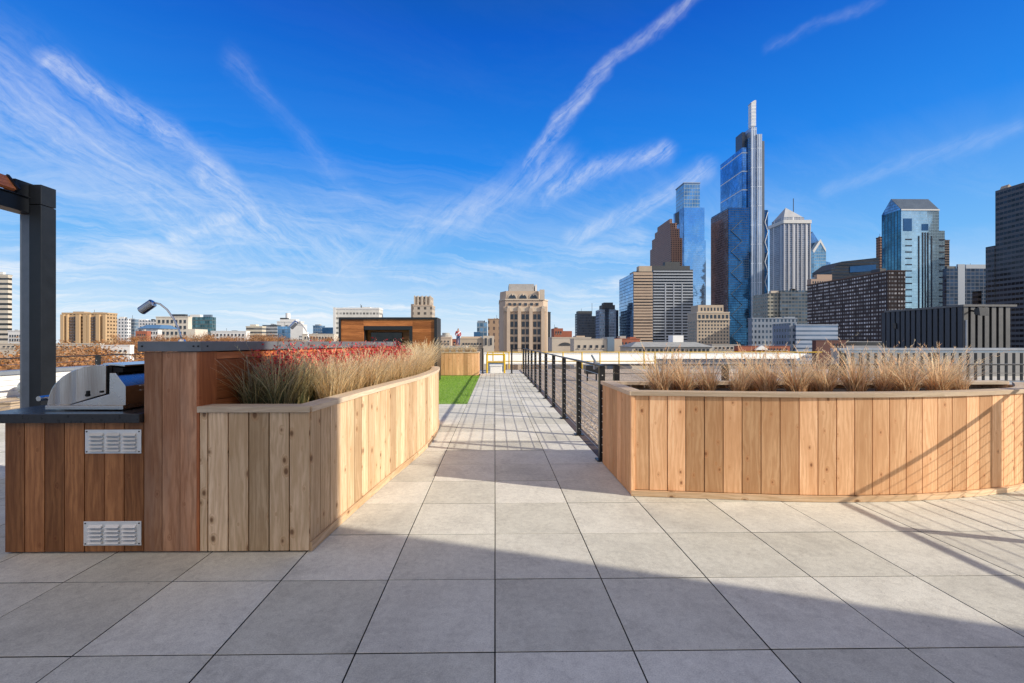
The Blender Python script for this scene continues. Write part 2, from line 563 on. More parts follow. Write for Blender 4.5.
# gravel roof on the right, with loose stones nearer the deck
gr = MB()
gr.box(1.36, 7.6, 5.05, 24.6, -.5, -.12)
struct(gr.build('gravel_roof', M['gravel']))
st = MB()
OCT = [(1, 0, 0), (0, 1, 0), (-1, 0, 0), (0, -1, 0), (0, 0, 1)]
for k in range(9500):
    y = 5.1 + 9.5 * random.random() ** 1.35
    x = random.uniform(1.38, min(7.5, 1.4 + y * .42))
    r = random.uniform(.009, .024)
    q = random.random()
    s = random.random() * .16
    c = (.26 + .34 * q + s * .4, .20 + .31 * q + s * .4, .145 + .28 * q + s * .4)
    rz = random.uniform(0, 1.57)
    sx, sy, sz = r * random.uniform(.8, 1.5), r * random.uniform(.7, 1.2), r * random.uniform(.5, .9)
    pts = []
    for ox, oy, oz in OCT:
        px_, py_ = ox * sx, oy * sy
        pts.append((x + px_ * math.cos(rz) - py_ * math.sin(rz), y + px_ * math.sin(rz) + py_ * math.cos(rz), -.118 + oz * sz))
    for i in range(4):
        st.face([pts[i], pts[(i + 1) % 4], pts[4]], col=c)
struct(st.build('gravel_stones', M['stone']), 'stuff')
rr = MB()
rr.box(7.6, 60, 5.05, 24.6, -.5, -.14)
rr.box(-8.55, 7.6, 20.0, 24.6, -.5, -.16)
struct(rr.build('membrane_roof', M['greymem']))
lr = MB()
lr.box(-14.2, -8.55, -5.4, 60, -.9, -.35)
struct(lr.build('white_roof', M['whitemem']))
hb = thing('host_building', 'pale concrete building carrying the roof deck', 'building', (0, 5, GZ))
b = MB(); b.box(-14.2, 60, -5.4, 24.6, GZ, -.95)
b.build('wall', M['concrete'], hb)

# ------------------------------------------------------------------ boards along a polyline
def resample(poly, step):
    pts = [Vector((p[0], p[1], 0)) for p in poly]
    L = [0]
    for a, b in zip(pts, pts[1:]):
        L.append(L[-1] + (b - a).length)
    n = max(1, round(L[-1] / step))
    out = []
    for k in range(n + 1):
        s = L[-1] * k / n
        i = 0
        while i < len(pts) - 2 and L[i + 1] < s:
            i += 1
        t = (s - L[i]) / max(L[i + 1] - L[i], 1e-9)
        out.append(pts[i].lerp(pts[i + 1], t))
    return out

def boards_along(mb, poly, width, z0, z1, th=.02, gapw=.0075):
    """vertical boards; outward side is to the right of the walking direction"""
    pts = resample(poly, width)
    for a, b in zip(pts, pts[1:]):
        d = (b - a).normalized()
        n = Vector((d.y, -d.x, 0))
        a2, b2 = a + d * gapw / 2, b - d * gapw / 2
        e = .0025
        o = n * random.uniform(-.001, .001)
        fo = [a2 + o, b2 + o, b2 - n * th, a2 - n * th]
        bb = [Vector((p.x, p.y, z0)) for p in fo]
        tt = [Vector((p.x, p.y, z1)) for p in fo]
        mb.hexa(bb, tt, random.random(), along='z')

def smooth_poly(pts, it=2):
    pts = [Vector((p[0], p[1], 0)) for p in pts]
    for _ in range(it):
        q = [pts[0]]
        for a, b in zip(pts, pts[1:]):
            q += [a.lerp(b, .25), a.lerp(b, .75)]
        q.append(pts[-1])
        pts = q
    return pts

def offset(poly, dist, closed=False):
    """+ = to the right of walking direction"""
    n = len(poly)
    out = []
    for i in range(n):
        a = poly[(i - 1) % n] if (closed or i > 0) else poly[i]
        c = poly[(i + 1) % n] if (closed or i < n - 1) else poly[i]
        b = poly[i]
        n1 = (b - a); n2 = (c - b)
        if n1.length < 1e-9: n1 = n2
        if n2.length < 1e-9: n2 = n1
        n1 = Vector((n1.y, -n1.x, 0)).normalized(); n2 = Vector((n2.y, -n2.x, 0)).normalized()
        m_ = (n1 + n2)
        m_ = m_ / max(m_.length_squared / 2, .3)
        out.append(b + m_ * dist)
    return out

def strip_along(mb, poly, o_out, o_in, z0, z1, seglen=None, closed=False, gapw=.0):
    outer, inner = offset(poly, o_out, closed), offset(poly, o_in, closed)
    n = len(poly)
    acc, tone, uvo, run = 0, random.random(), (random.uniform(0, 40), random.uniform(0, 40)), 0
    for i in range(n if closed else n - 1):
        j = (i + 1) % n
        L = (poly[j] - poly[i]).length
        a, b, c, d = outer[i], outer[j], inner[j], inner[i]
        w = abs(o_out - o_in)
        def z(p, h): return (p.x, p.y, h)
        U, V = uvo
        mb.face([z(a, z1), z(b, z1), z(c, z1), z(d, z1)], [(U, V + run), (U, V + run + L), (U + w, V + run + L), (U + w, V + run)], tone)
        mb.face([z(d, z0), z(c, z0), z(b, z0), z(a, z0)], None, tone)
        for p, q in ((a, b), (c, d)):
            mb.face([z(p, z0), z(q, z0), z(q, z1), z(p, z1)], [(U, V + run), (U, V + run + L), (U + z1 - z0, V + run + L), (U + z1 - z0, V + run)], tone)
        if not closed and i in (0, n - 2):
            p, q = (d, a) if i == 0 else (b, c)
            mb.face([z(p, z0), z(q, z0), z(q, z1), z(p, z1)], None, tone)
        run += L
        if seglen and run > seglen:
            run = 0; tone = random.random(); uvo = (random.uniform(0, 40), random.uniform(0, 40))

# ------------------------------------------------------------------ LEFT PLANTER
F0 = 2.94
LPX = PX(200, F0)
lp_side = [Vector((-1.197, F0 + .01, 0))] + smooth_poly([(-1.197, F0 + .01), (-1.16, 3.35), (-1.07, 4.2), (-.97, 4.95), (-.885, 5.6), (-.855, 6.3), (-.865, 6.9), (-.93, 7.5)], 2)[1:]
lp_end = smooth_poly([lp_side[-1], (-.98, 7.72), (-1.1, 7.85), (-1.5, 7.9)], 2)[1:]
lp_poly = lp_side + lp_end
lp_front = [Vector((LPX, F0, 0)), Vector((-1.199, F0, 0))]
plant1 = thing('cedar_planter', 'long curved knotty cedar planter box against the left bar, full of dry grass', 'planter', (-1.4, 5, 0))
b = MB()
b.box(LPX, LPX + .046, F0, F0 + .03, .012, .905, tone=.7)
boards_along(b, [(LPX + .05, F0), (-1.1985, F0)], .138, .012, .905)
boards_along(b, lp_poly, .14, .065, .905)
b.build('board_cladding', M['cedar_pale'], plant1, bevel=.0015)
b = MB(); strip_along(b, lp_side, .012, -.01, .004, .063, 2.4); strip_along(b, [lp_side[-1]] + lp_end, .012, -.01, .004, .063, 2.4)
b.build('skirting', M['cedar_pale'], plant1)
b = MB()
inner_l = [p for p in lp_poly]
strip_along(b, lp_poly, .014, -.115, .907, .945, 2.4)
b.hexa([(LPX - .012, F0 - .014, .907), (-1.19, F0 - .014, .907), (-1.30, F0 + .115, .907), (LPX - .012, F0 + .115, .907)],
       [(LPX - .012, F0 - .014, .9455), (-1.19, F0 - .014, .9455), (-1.30, F0 + .115, .9455), (LPX - .012, F0 + .115, .9455)], .4, along='long')
b.build('cap_rail', M['cedar_rim'], plant1, bevel=.002)
b = MB()
soil = [(LPX + .03, F0 + .02)] + [(p.x, p.y) for p in offset(lp_poly, -.03)] + [(-1.5, 7.85), (-1.44, 6.4)]
b.prism(soil, .0, .86)
b.build('soil', M['soil'], plant1)

# ------------------------------------------------------------------ RIGHT PLANTER
ZR = .925
front_px = [(631, 495.5), (690, 497.6), (760, 500.2), (820, 501.8), (880, 501.4), (935, 499.2), (990, 494.5), (1030, 488)]
rp = [Vector((p.x, p.y, 0)) for p in (G(*q) for q in front_px)]
rp = smooth_poly([rp[0], rp[0].lerp(rp[1], .4)] + rp[1:] + [(5.35, 4.42), (5.75, 4.8)], 2)
LX, BY = rp[0].x, 5.05
plant2 = thing('cedar_planter', 'wide bowed cedar planter box on the right with rail shadow across its boards', 'planter', (3, 4.5, 0))
b = MB()
b.box(LX - .002, LX + .03, rp[0].y - .012, rp[0].y + .018, .006, .885, tone=.8)
boards_along(b, rp, .154, .055, .885)
boards_along(b, [(LX, BY), (LX, rp[0].y + .02)], .15, .006, .885)
boards_along(b, [(5.75, 4.8), (5.7, BY), (LX + .01, BY)], .155, .02, .885)
b.build('board_cladding', M['cedar'], plant2, bevel=.0015)
b = MB(); strip_along(b, offset(rp, .0), .022, -.012, .003, .05, 2.4)
b.build('skirting', M['cedar_pale'], plant2)
b = MB()
strip_along(b, rp, .018, -.11, .887, ZR, 2.6)
b.hexa([(LX - .018, rp[0].y + .118, .887), (LX + .11, rp[0].y + .118, .887), (LX + .11, BY - .11, .887), (LX - .018, BY - .11, .887)],
       [(LX - .018, rp[0].y + .118, ZR), (LX + .11, rp[0].y + .118, ZR), (LX + .11, BY - .11, ZR), (LX - .018, BY - .11, ZR)], .35, along='long')
b.hexa([(LX - .018, rp[0].y - .018, .887), (LX + .0, rp[0].y - .017, .887), (LX + .0, rp[0].y + .116, .887), (LX - .018, rp[0].y + .116, .887)],
       [(LX - .018, rp[0].y - .018, ZR), (LX + .0, rp[0].y - .017, ZR), (LX + .0, rp[0].y + .116, ZR), (LX - .018, rp[0].y + .116, ZR)], .35, along='long')
b.box(LX - .018, 5.72, BY - .108, BY + .018, .887, ZR - .001, tone=.5)
b.build('cap_rail', M['cedar_rim'], plant2, bevel=.002)
b = MB(); b.prism([(p.x, p.y) for p in offset(rp, -.03)] + [(5.68, BY - .03), (LX + .02, BY - .03)], 0, .845)
b.build('soil', M['soil'], plant2)

# ------------------------------------------------------------------ FAR PLANTER
plant3 = thing('cedar_planter', 'small pale cedar planter at the far end of the green turf', 'planter', (-1.65, 18.8, 0))
b = MB()
fx0, fx1, fy = -2.95, -.66, 18.35
boards_along(b, [(fx0, fy), (fx1, fy)], .155, .01, .92)
boards_along(b, [(fx1, fy + .02), (fx1, fy + 1.0)], .155, .01, .92)
b.build('board_cladding', M['cedar'], plant3)
b = MB()
b.box(fx0, fx1 + .02, fy - .02, fy + .12, .922, .96); b.box(fx1 - .1, fx1 + .02, fy + .122, fy + 1.0, .922, .96)
b.build('cap_rail', M['cedar_rim'], plant3)
b = MB(); b.box(fx0, fx1 - .03, fy + .03, fy + .98, 0, .88)
b.build('soil', M['soil'], plant3)

# ------------------------------------------------------------------ BAR + KITCHEN
BL0, BR0 = PX(143.6, F0), PX(199.6, F0)
BYE = 6.4
BRE, BLE = -1.42, -2.75
bar = thing('bar_counter', 'tall hardwood bar wall with slate coloured top edge behind the left planter', 'bar', (-2.1, 4.6, 0))
b = MB()
boards_along(b, [(BL0 + .001, F0 + .002), (BR0 - .012, F0 + .002)], .12, .012, 1.296, gapw=.003)
b.build('end_boards', M['ipe_grey'], bar, bevel=.0012)
dirv = Vector((BRE - BR0, BYE - F0, 0)); Lw = dirv.length; dirv.normalize()
nrm = Vector((dirv.y, -dirv.x, 0))
b = MB()
c0 = Vector((BR0 - .010, F0, 0))
def slab(mb, s0, s1, z0, z1, o0, o1, tone):
    a, c = c0 + dirv * s0, c0 + dirv * s1
    q = [a + nrm * o0, c + nrm * o0, c + nrm * o1, a + nrm * o1]
    q = [a + nrm * o1, c + nrm * o1, c + nrm * o0, a + nrm * o0]
    q = [q[3], q[2], q[1], q[0]]
    bb = [Vector((p.x, p.y, z0)) for p in q]; tt = [Vector((p.x, p.y, z1)) for p in q]
    mb.hexa(bb, tt, tone, along='long' if (s1 - s0) > (z1 - z0) else 'z')
slab(b, .0, .155, .012, 1.296, .008, -.02, .35)
z = .012
while z < 1.29:
    s = .158
    z1 = min(z + .137, 1.296)
    for ln in ([.9, 1.5, 1.2] if int(z * 10) % 2 else [1.4, .8, 1.4]):
        slab(b, s, min(s + ln, Lw) - .002, z, z1 - .004, .0, -.02, random.random())
        s += ln
    z += .137
b.build('side_boards', M['mahog'], bar, bevel=.0012)
core = [(BL0 + .02, F0 + .03), (BR0 - .04, F0 + .03), (BRE - .04, BYE), (BLE, BYE)]
b = MB(); b.prism(core, 0, 1.29)
b.build('core', M['ipe'], bar)
ov = .03
top = [(BL0 - ov, F0 - .012), (BR0 + .012, F0 - .012), (BRE + .02, BYE + .02), (BLE - ov, BYE + .02)]
b = MB(); b.prism(top, 1.299, 1.364)
b.build('bar_top', M['slate'], bar, bevel=.003)
b = MB()
for (x, zz) in ((BL0 + .0, 1.333), (BR0 - .03, 1.333), (BR0 - .0, 1.333)):
    b.tube([(x, F0 - .0125, zz), (x, F0 - .0165, zz)], .0055, 8)
for k in range(4):
    p = c0 + dirv * (.05 + k * .9) + nrm * .022
    b.tube([(p.x, p.y, 1.333), (p.x + nrm.x * .006, p.y + nrm.y * .006, 1.333)], .0055, 8)
b.build('screw', M['dark'], bar)

kit = thing('outdoor_kitchen', 'low brown hardwood grill cabinet with dark stone counter and two steel vents', 'cabinet', (-2.75, 3.5, 0))
KX0, KX1 = PX(4.0, F0), PX(143.4, F0)
b = MB()
boards_along(b, [(KX0, F0 + .004), (KX1, F0 + .004)], .129, .012, .842, gapw=.005)
boards_along(b, [(KX0, 4.6), (KX0, F0 + .026)], .129, .012, .842, gapw=.004)
b.build('board_cladding', M['ipe'], kit, bevel=.0012)
b = MB(); b.prism([(KX0 + .022, F0 + .03), (KX1, F0 + .03), (-2.5, 4.6), (KX0 + .022, 4.6)], .0, .84)
b.build('core', M['dark'], kit)
b = MB(); b.prism([(-3.27, F0 - .035), (BL0 - .002, F0 - .035), (BL0 - .002, F0 + .0), (-2.53, 4.65), (-3.27, 4.65)], .845, .904)
b.build('countertop', M['slate_top'], kit, bevel=.004)
def vent(px0, px1, y0, y1):
    a, c = P(px0, y1, F0), P(px1, y0, F0)
    x0, x1, z0, z1 = a.x, c.x, a.z, c.z
    mb = MB(); mb.box(x0, x1, F0 - .004, F0 + .002, z0, z1)
    fr = mb.build('vent_plate', M['steel_vent'], kit, bevel=.0015)
    w, h = x1 - x0, z1 - z0
    for i in range(3):
        for j in range(5):
            cx0 = x0 + w * (.095 + .295 * i); cx1 = cx0 + w * .235
            cz0 = z0 + h * (.10 + .163 * j); ch = h * .115
            q = MB()
            ya, yb = F0 - .0042, F0 - .021
            q.face([(cx0, ya, cz0 + ch), (cx0, yb, cz0 + .002), (cx1, yb, cz0 + .002), (cx1, ya, cz0 + ch)])
            q.face([(cx0, ya, cz0 + ch), (cx0, ya, cz0), (cx0, yb, cz0 + .002)])
            q.face([(cx1, ya, cz0 + ch), (cx1, yb, cz0 + .002), (cx1, ya, cz0)])
            q.face([(cx0, yb, cz0 + .002), (cx0, ya - .0006, cz0 - .003), (cx1, ya - .0006, cz0 - .003), (cx1, yb, cz0 + .002)], mi=1)
            q.build('louver', [M['steel_vent'], M['dark']], fr)
    q = MB()
    for sx in (x0 + .012, x1 - .012):
        for sz in (z0 + .012, z1 - .012):
            q.tube([(sx, F0 - .004, sz), (sx, F0 - .0065, sz)], .0045, 8)
    q.build('screw', M['dark'], fr)
vent(85.5, 141.5, 429.5, 453.5)
vent(84, 141.5, 521, 545.5)

# grill, seen from its side
gy0, gy1 = 3.04, 3.90
grill = thing('gas_grill', 'stainless steel grill with curved hood set on the dark kitchen counter', 'grill', (-2.75, 3.4, .904))
def gp(px, py): q = P(px, py, gy0); return (q.x, q.z)
b = MB()
base = [gp(46.8, 409.4), gp(124.5, 409.4), gp(124.5, 405.4), gp(46.8, 405.4)]
b.yprism(base, gy0 - .012, gy1 + .02)
b.build('base_tray', M['steel'], grill, bevel=.002)
b = MB()
body = [gp(47.5, 405.2), gp(125.6, 405.2), gp(125.6, 386.3), gp(115.3, 373.0), gp(109.5, 373.2), gp(109.2, 394.2), gp(70, 405)]
b.yprism([gp(70, 405.2), gp(125.6, 405.2), gp(125.6, 386.3), gp(115.3, 373.0), gp(109.5, 373.2), gp(109.2, 394.2)], gy0, gy1)
body_o = b.build('firebox', M['steel'], grill, bevel=.002)
hood = [(47.4, 404.9), (69.5, 404.9), (106.4, 393.6), (106.4, 365.2), (99, 364.9), (91.3, 365.4), (83, 367), (75.5, 369.6), (68, 373.2), (61.5, 377.6), (56.5, 382.6), (52.3, 388.2), (49.3, 396)]
b = MB(); b.yprism([gp(*q) for q in hood], gy0 - .004, gy1)
b.build('hood', M['hood'], grill, bevel=.003)
b = MB(); b.yprism([gp(106.6, 393.8), gp(109.0, 393.8), gp(109.0, 367.2), gp(106.6, 366.2)], gy0 + .02, gy1 - .02)
b.yprism([gp(109.2, 372.6), gp(119, 372.6), gp(119, 368.5), gp(109.2, 367.5)], gy0 + .03, gy1 - .02)
b.build('hood_gap', M['dark'], grill)
b = MB(); b.yprism([gp(99, 364.6), gp(121, 366.6), gp(121, 365.2), gp(99, 363.4)], gy0 + .03, gy1)
b.build('hood_top', M['steel'], grill)
b = MB()
q0, q1 = gp(40, 398.5), gp(46, 398.5)
b.tube([(q0[0], gy0 - .01, q0[1]), (q0[0], gy1, q0[1])], .017, 12)
b.tube([(q0[0], gy0 + .02, q0[1]), (q1[0] + .03, gy0 + .02, q1[1])], .009, 8)
b.tube([(q0[0], gy1 - .04, q0[1]), (q1[0] + .06, gy1 - .04, q1[1])], .009, 8)
b.build('handle', M['steel'], grill, smooth=False)
b = MB()
for (px, py, r_) in ((88.5, 395.0, .010), (102.5, 391.6, .007)):
    q = gp(px, py); b.tube([(q[0], gy0 - .004, q[1]), (q[0], gy0 - .016, q[1])], r_, 12)
q = gp(88.5, 391.6); b.box(q[0] - .006, q[0] + .010, gy0 - .012, gy0 - .0042, q[1] - .02, q[1] + .006)
b.build('pivot_bolt', M['dark'], grill)
b = MB()
bx = P(125.6, 386, gy0).x
for r_ in range(2):
    for k in range(3):
        zc = 1.025 + r_ * .03
        yy = gy0 + .12 + k * .24
        b.box(bx + .0005, bx + .004, yy, yy + .15, zc, zc + .008)
b.build('vent_slot', M['steel_vent'], grill)

# gooseneck lamps
def gooseneck(pts, head, D, label, base_px):
    base = P(base_px, 342, D)
    t = thing('gooseneck_lamp', label, 'lamp', (base.x, D, 1.364), 'gooseneck lamps on the bar')
    mb = MB(); mb.tube([(base.x, D, 1.3645), (base.x, D, 1.378)], [.024, .018], 14)
    mb.build('base', M['steel'], t)
    w = [P(px, py, D) for px, py in pts]
    w.append(Vector((base.x, D, 1.372)))
    w = [Vector(q) for q in w]
    sm = [w[0]]
    for a_, b_ in zip(w, w[1:]): sm += [a_.lerp(b_, .5), b_]
    mb = MB(); mb.tube(sm, .0062, 8)
    mb.build('neck', M['steel'], t, smooth=True)
    a_, c_ = P(*head[0], D), P(*head[1], D)
    ax = (c_ - a_)
    mb = MB()
    r_ = head[2]
    mb.tube([a_ - ax * .06, a_, a_ + ax * .02, c_], [r_ * .55, r_ * .93, r_, r_], 18)
    hd = mb.build('lamp_head', M['steel'], t, weld=True)
    mb = MB(); mb.tube([c_ + ax * .002, c_ + ax * .03], [r_ * .92, r_ * .9], 18)
    mb.build('lens', M['dark'], hd)
gooseneck([(154, 302.5), (160, 304.0), (167, 309.5), (173.5, 318.5), (178.5, 329)], [(153, 302.8), (141.5, 310.8), .030], 3.2,
          'near steel gooseneck lamp clamped on the bar top above the grill', 182)
gooseneck([(297.5, 322), (301, 324), (304.5, 328), (307.5, 333)], [(296.5, 322), (291, 327.6), .032], 6.1,
          'far small steel gooseneck lamp at the back end of the bar', 309.5)

# ------------------------------------------------------------------ PERGOLA
perg = thing('pergola', 'black steel pergola post and beam at the left edge beside the grill', 'pergola', (-4.7, 4.6, 0))
q0_, q1_, q2_ = PX(22, 4.66), PX(29, 4.6), PX(41, 4.6)
PY1 = 4.6 * (41 - 495) / (56 - 495)
b = MB(); b.box(q1_, q2_, 4.6, PY1, .002, 2.735); b.build('post', M['charcoal'], perg, bevel=.003)
b = MB(); b.box(q1_, q2_, 4.6, PY1, 2.742, 2.94); b.build('post_cap', M['charcoal'], perg, bevel=.003)
b = MB(); b.box(q0_, q1_ - .002, 4.64, 4.72, .002, 2.65); b.build('side_channel', M['slate'], perg)
b = MB(); b.box(q0_ - .02, q1_ - .003, -1.6, 4.72, 2.655, 2.80); b.box(q0_ - .06, q1_ + .02, -1.6, 4.597, 2.802, 2.812)
b.build('beam', M['charcoal'], perg, bevel=.002)
b = MB(); b.box(-4.745, -4.62, -1.75, -1.602, .002, 2.94); b.build('post', M['charcoal'], perg)
for k in range(3):
    x = q0_ + .165 - k * .42
    b = MB()
    b.hexa([(x - .125, -1.6, 2.955), (x - .03, -1.6, 2.82), (x - .03, 4.45, 2.82), (x - .125, 4.45, 2.955)],
           [(x - .10, -1.6, 2.975), (x, -1.6, 2.84), (x, 4.45, 2.84), (x - .10, 4.45, 2.975)], .8, along='long')
    b.build('rafter', M['mahog'], perg)
b = MB()
b.hexa([(q0_ + .02, 4.452, 2.945), (q0_ + .14, 4.452, 2.814), (q0_ + .14, 4.475, 2.814), (q0_ + .02, 4.475, 2.945)], [(q0_ + .07, 4.452, 2.99), (q0_ + .185, 4.452, 2.85), (q0_ + .185, 4.475, 2.85), (q0_ + .07, 4.475, 2.99)])
b.box(q0_ + .04, q1_ - .005, 4.476, 4.72, 2.815, 2.955)
b.build('bracket', M['charcoal'], perg)
b = MB()
for yy in (4.33, 4.42):
    b.tube([(q0_ + .085, yy, 2.812), (q0_ + .085, yy, 2.835)], .012, 6)
b.build('bolt', M['steel'], perg)

# ------------------------------------------------------------------ CABLE RAILINGS
def rail_post(parent, x, y, axis):
    mb = MB(); w, d_ = .032, .032
    mb.box(x - w, x + w, y - d_, y + d_, .018, 1.075)
    for k in range(11):
        zc = .10 + k * .088
        if axis == 'y':
            for sg_ in (-1, 1): mb.tube([(x, y + sg_ * (w - .004), zc), (x, y + sg_ * (w + .005), zc)], .0068, 8, mi=1)
        else:
            for sg_ in (-1, 1): mb.tube([(x + sg_ * (w - .004), y, zc), (x + sg_ * (w + .005), y, zc)], .0068, 8, mi=1)
    po = mb.build('post', [M['black'], M['steel_vent']], parent)
    mb = MB(); mb.box(x - .065, x + .065, y - .065, y + .065, .006, .017)
    mb.build('base_plate', M['black'], po)
    return po
def railing(label, pts, axis, ends):
    x0, y0 = ends[0]; x1, y1 = ends[1]
    t = thing('cable_railing', label, 'railing', ((x0 + x1) / 2, (y0 + y1) / 2, 0))
    for x, y in pts: rail_post(t, x, y, axis)
    mb = MB()
    if axis == 'y': mb.box(x0 - .028, x0 + .028, y0 - .04, y1 + .04, 1.077, 1.095)
    else: mb.box(x0 - .04, x1 + .04, y0 - .028, y0 + .028, 1.0765, 1.094)
    mb.build('handrail', M['black'], t, bevel=.002)
    for k in range(11):
        zc = .10 + k * .088
        mb = MB(); mb.tube([(x0, y0, zc), (x1, y1, zc)], .0034, 6); mb.build('cable', M['cable'], t)
    return t
FX = 1.224
ys = [5.17 + k * 1.42 for k in range(11)]
railing('long black cable railing running along the right side of the walkway', [(FX, y) for y in ys], 'y', ((FX, ys[0]), (FX, ys[-1])))
xs = [1.46 + k * 1.32 for k in range(5)]
railing('black cable railing behind the right cedar planter', [(x, 5.42) for x in xs], 'x', ((FX + .05, 5.42), (xs[-1], 5.42)))
RX = 5.08
ry = [4.10, 3.80, 2.52, 1.25, .0, -1.25]
railing('black cable railing just outside the right edge, casting the planter shadow', [(RX, y) for y in ry], 'y', ((RX, -1.25), (RX, 4.07)))
lx, ly = -8.15, [1.4, 4.06, 6.72, 9.4, 12.06, 14.7, 17.4]
railing('black cable railing along the left roof edge behind the pergola', [(lx, y) for y in ly], 'y', ((lx, ly[0]), (lx, ly[-1])))
railing('short black cable railing across the far end beside the small planter', [(-.53, 19.45), (-2.0, 19.45)], 'x', ((-2.9, 19.45), (-.53, 19.45)))
railing('short black cable railing at the far right corner of the walkway', [(.72, 19.5)], 'x', ((.72, 19.5), (FX - .05, 19.5)))

# small floodlight hung on the first rail post, black box on the gravel
fl = thing('floodlight', 'small grey floodlight on a tilted stick at the railing corner', 'light', (1.2, 5.6, .95))
b = MB()
q = [P(595.6, 362, 5.5), P(591.5, 355, 5.5)]
b.tube([(q[0].x, 5.5, q[0].z), (q[1].x, 5.5, q[1].z)], .012, 8); b.build('stick', M['bluegrey'], fl)
b = MB()
w = [P(*k, 5.5) for k in ((594, 369.5), (599.3, 366.5), (599.6, 362.5), (594, 361.5))]
b.yprism([(k.x, k.z) for k in w], 5.47, 5.55); b.build('housing', M['coping'], fl, bevel=.004)
jb = thing('equipment_box', 'black metal box standing on the brown gravel behind the railing', 'box', (3.7, 17, -.12))
b = MB(); a, c = P(586, 374, 17), P(599, 365.5, 17)
b.box(a.x, c.x, 17, 17.4, a.z, c.z); b.build('casing', M['black'], jb, bevel=.01)
b = MB(); b.box(a.x + .05, a.x + .1, 17.1, 17.15, -.12, a.z); b.box(c.x - .1, c.x - .05, 17.1, 17.15, -.12, a.z)
b.build('leg', M['black'], jb)

# ------------------------------------------------------------------ TV PAVILION
DP = 15.5
pav = thing('screen_wall', 'orange hardwood outdoor screen wall in a black frame beyond the bar', 'pavilion', (-3.9, DP + .5, 0))
a, c = P(339, 317.3, DP), P(437, 317.3, DP)
px0, px1, pz = a.x, c.x, a.z
b = MB()
b.box(px0, px0 + .07, DP - .04, DP + 1.1, .0, pz - .071); b.box(px1 - .09, px1, DP - .04, DP + 1.1, .0, pz - .071); b.box(px0, px1, DP - .04, DP + 1.1, pz - .07, pz)
b.build('outer_frame', M['black'], pav)
ra, rb = P(363.5, 326, DP), P(412.5, 326, DP)
b = MB()
def hb_(x0, x1, z0, z1, y):
    z = z0
    while z < z1 - .01:
        zz = min(z + .12, z1)
        b.box(x0, x1, y, y + .05, z, zz - .003, tone=random.random())
        z += .12
hb_(px0 + .072, ra.x, .02, pz - .072, DP); hb_(rb.x, px1 - .092, .02, pz - .072, DP); hb_(ra.x, rb.x, ra.z, pz - .072, DP)
b.build('wood_cladding', M['ply'], pav)
b = MB()
b.box(ra.x - .001, ra.x + .03, DP + .052, DP + .5, .02, ra.z); b.box(rb.x - .11, rb.x + .001, DP - .006, DP + .5, .3, ra.z - .002); b.box(ra.x + .03, rb.x - .11, DP - .006, DP + .5, ra.z - .13, ra.z - .002)
b.build('recess_lining', M['black'], pav)
b = MB(); hb_(ra.x + .03, rb.x - .112, .02, ra.z - .131, DP + .4)
b.build('back_panel', M['ply'], pav)
ta, tb = P(371, 346, DP + .3), P(402, 332.5, DP + .3)
b = MB(); b.box(ta.x, tb.x, DP + .3, DP + .36, ta.z - .25, tb.z); b.build('screen', M['screen'], pav, bevel=.005)
b = MB(); b.box(px0 + .01, px1 - .01, DP + .9, DP + 1.05, 0, pz - .08); b.build('back_wall', M['ipe'], pav)

# ------------------------------------------------------------------ PLANTS IN THE PLANTERS
def clump_mesh(name, n, h, spread, seed, cols, plumes=8, r0=.07, lean=1.0):
    rd = random.Random(seed)
    mb = MB()
    for i in range(n):
        a = rd.uniform(0, 6.283)
        rr = r0 * math.sqrt(rd.random())
        bx, by = rr * math.cos(a), rr * math.sin(a)
        a2 = a + rd.gauss(0, .8)
        L = h * rd.uniform(.45, 1.05)
        ln = spread * lean * abs(rd.gauss(.45, .35)) * L
        plume = i < plumes
        if plume:
            L = h * rd.uniform(1.0, 1.35); ln = spread * L * rd.uniform(.2, .75)
        w = rd.uniform(.0018, .0046)
        dx, dy = math.cos(a2), math.sin(a2)
        tx, ty = -dy, dx
        pts = []
        segs = 4
        droop = rd.uniform(0, .35)
        for s in range(segs + 1):
            t = s / segs
            out = ln * t ** 1.7
            zz = L * (t - droop * .45 * t ** 3)
            pts.append(Vector((bx + dx * out, by + dy * out, zz)))
        ct, cb = cols[rd.randrange(len(cols))]
        k = rd.choice((.55, .85, 1.0, 1.15, 1.3)) * rd.uniform(.85, 1.1)
        for s in range(segs):
            t0, t1 = s / segs, (s + 1) / segs
            w0, w1 = w * (1 - t0 * .75), w * (1 - t1 * .75)
            def cc(t): return tuple(k * (cb[q] * (1 - t) + ct[q] * t) for q in range(3))
            p0, p1 = pts[s], pts[s + 1]
            tw = Vector((tx, ty, 0))
            mb.face([p0 - tw * w0, p0 + tw * w0, p1 + tw * w1, p1 - tw * w1], col=[cc(t0 ** .6), cc(t0 ** .6), cc(t1 ** .6), cc(t1 ** .6)])
        if plume:
            for q in range(16):
                t = rd.uniform(.68, 1.0)
                i0 = min(int(t * segs), segs - 1)
                p = pts[i0].lerp(pts[i0 + 1], t * segs - i0)
                d = (pts[i0 + 1] - pts[i0]).normalized()
                o = Vector((rd.uniform(-1, 1), rd.uniform(-1, 1), rd.uniform(-.2, .8))) * .018 + d * .018
                sd = Vector((rd.uniform(-1, 1), rd.uniform(-1, 1), 0)) * .0022
                mb.face([p - sd, p + sd, p + o], col=tuple(x * 1.1 for x in ct))
    me = mb.mesh(name)
    me.materials.append(M['straw'])
    return me
def lt(L, f): return [(tuple(min(x * f, .92) for x in a), tuple(x * f for x in b)) for a, b in L]
STRAW = [((.95, .78, .47), (.60, .40, .18)), ((.97, .87, .62), (.66, .48, .26)), ((.84, .61, .32), (.46, .29, .12)), ((.90, .72, .43), (.40, .32, .14)), ((.96, .82, .54), (.58, .38, .17))]
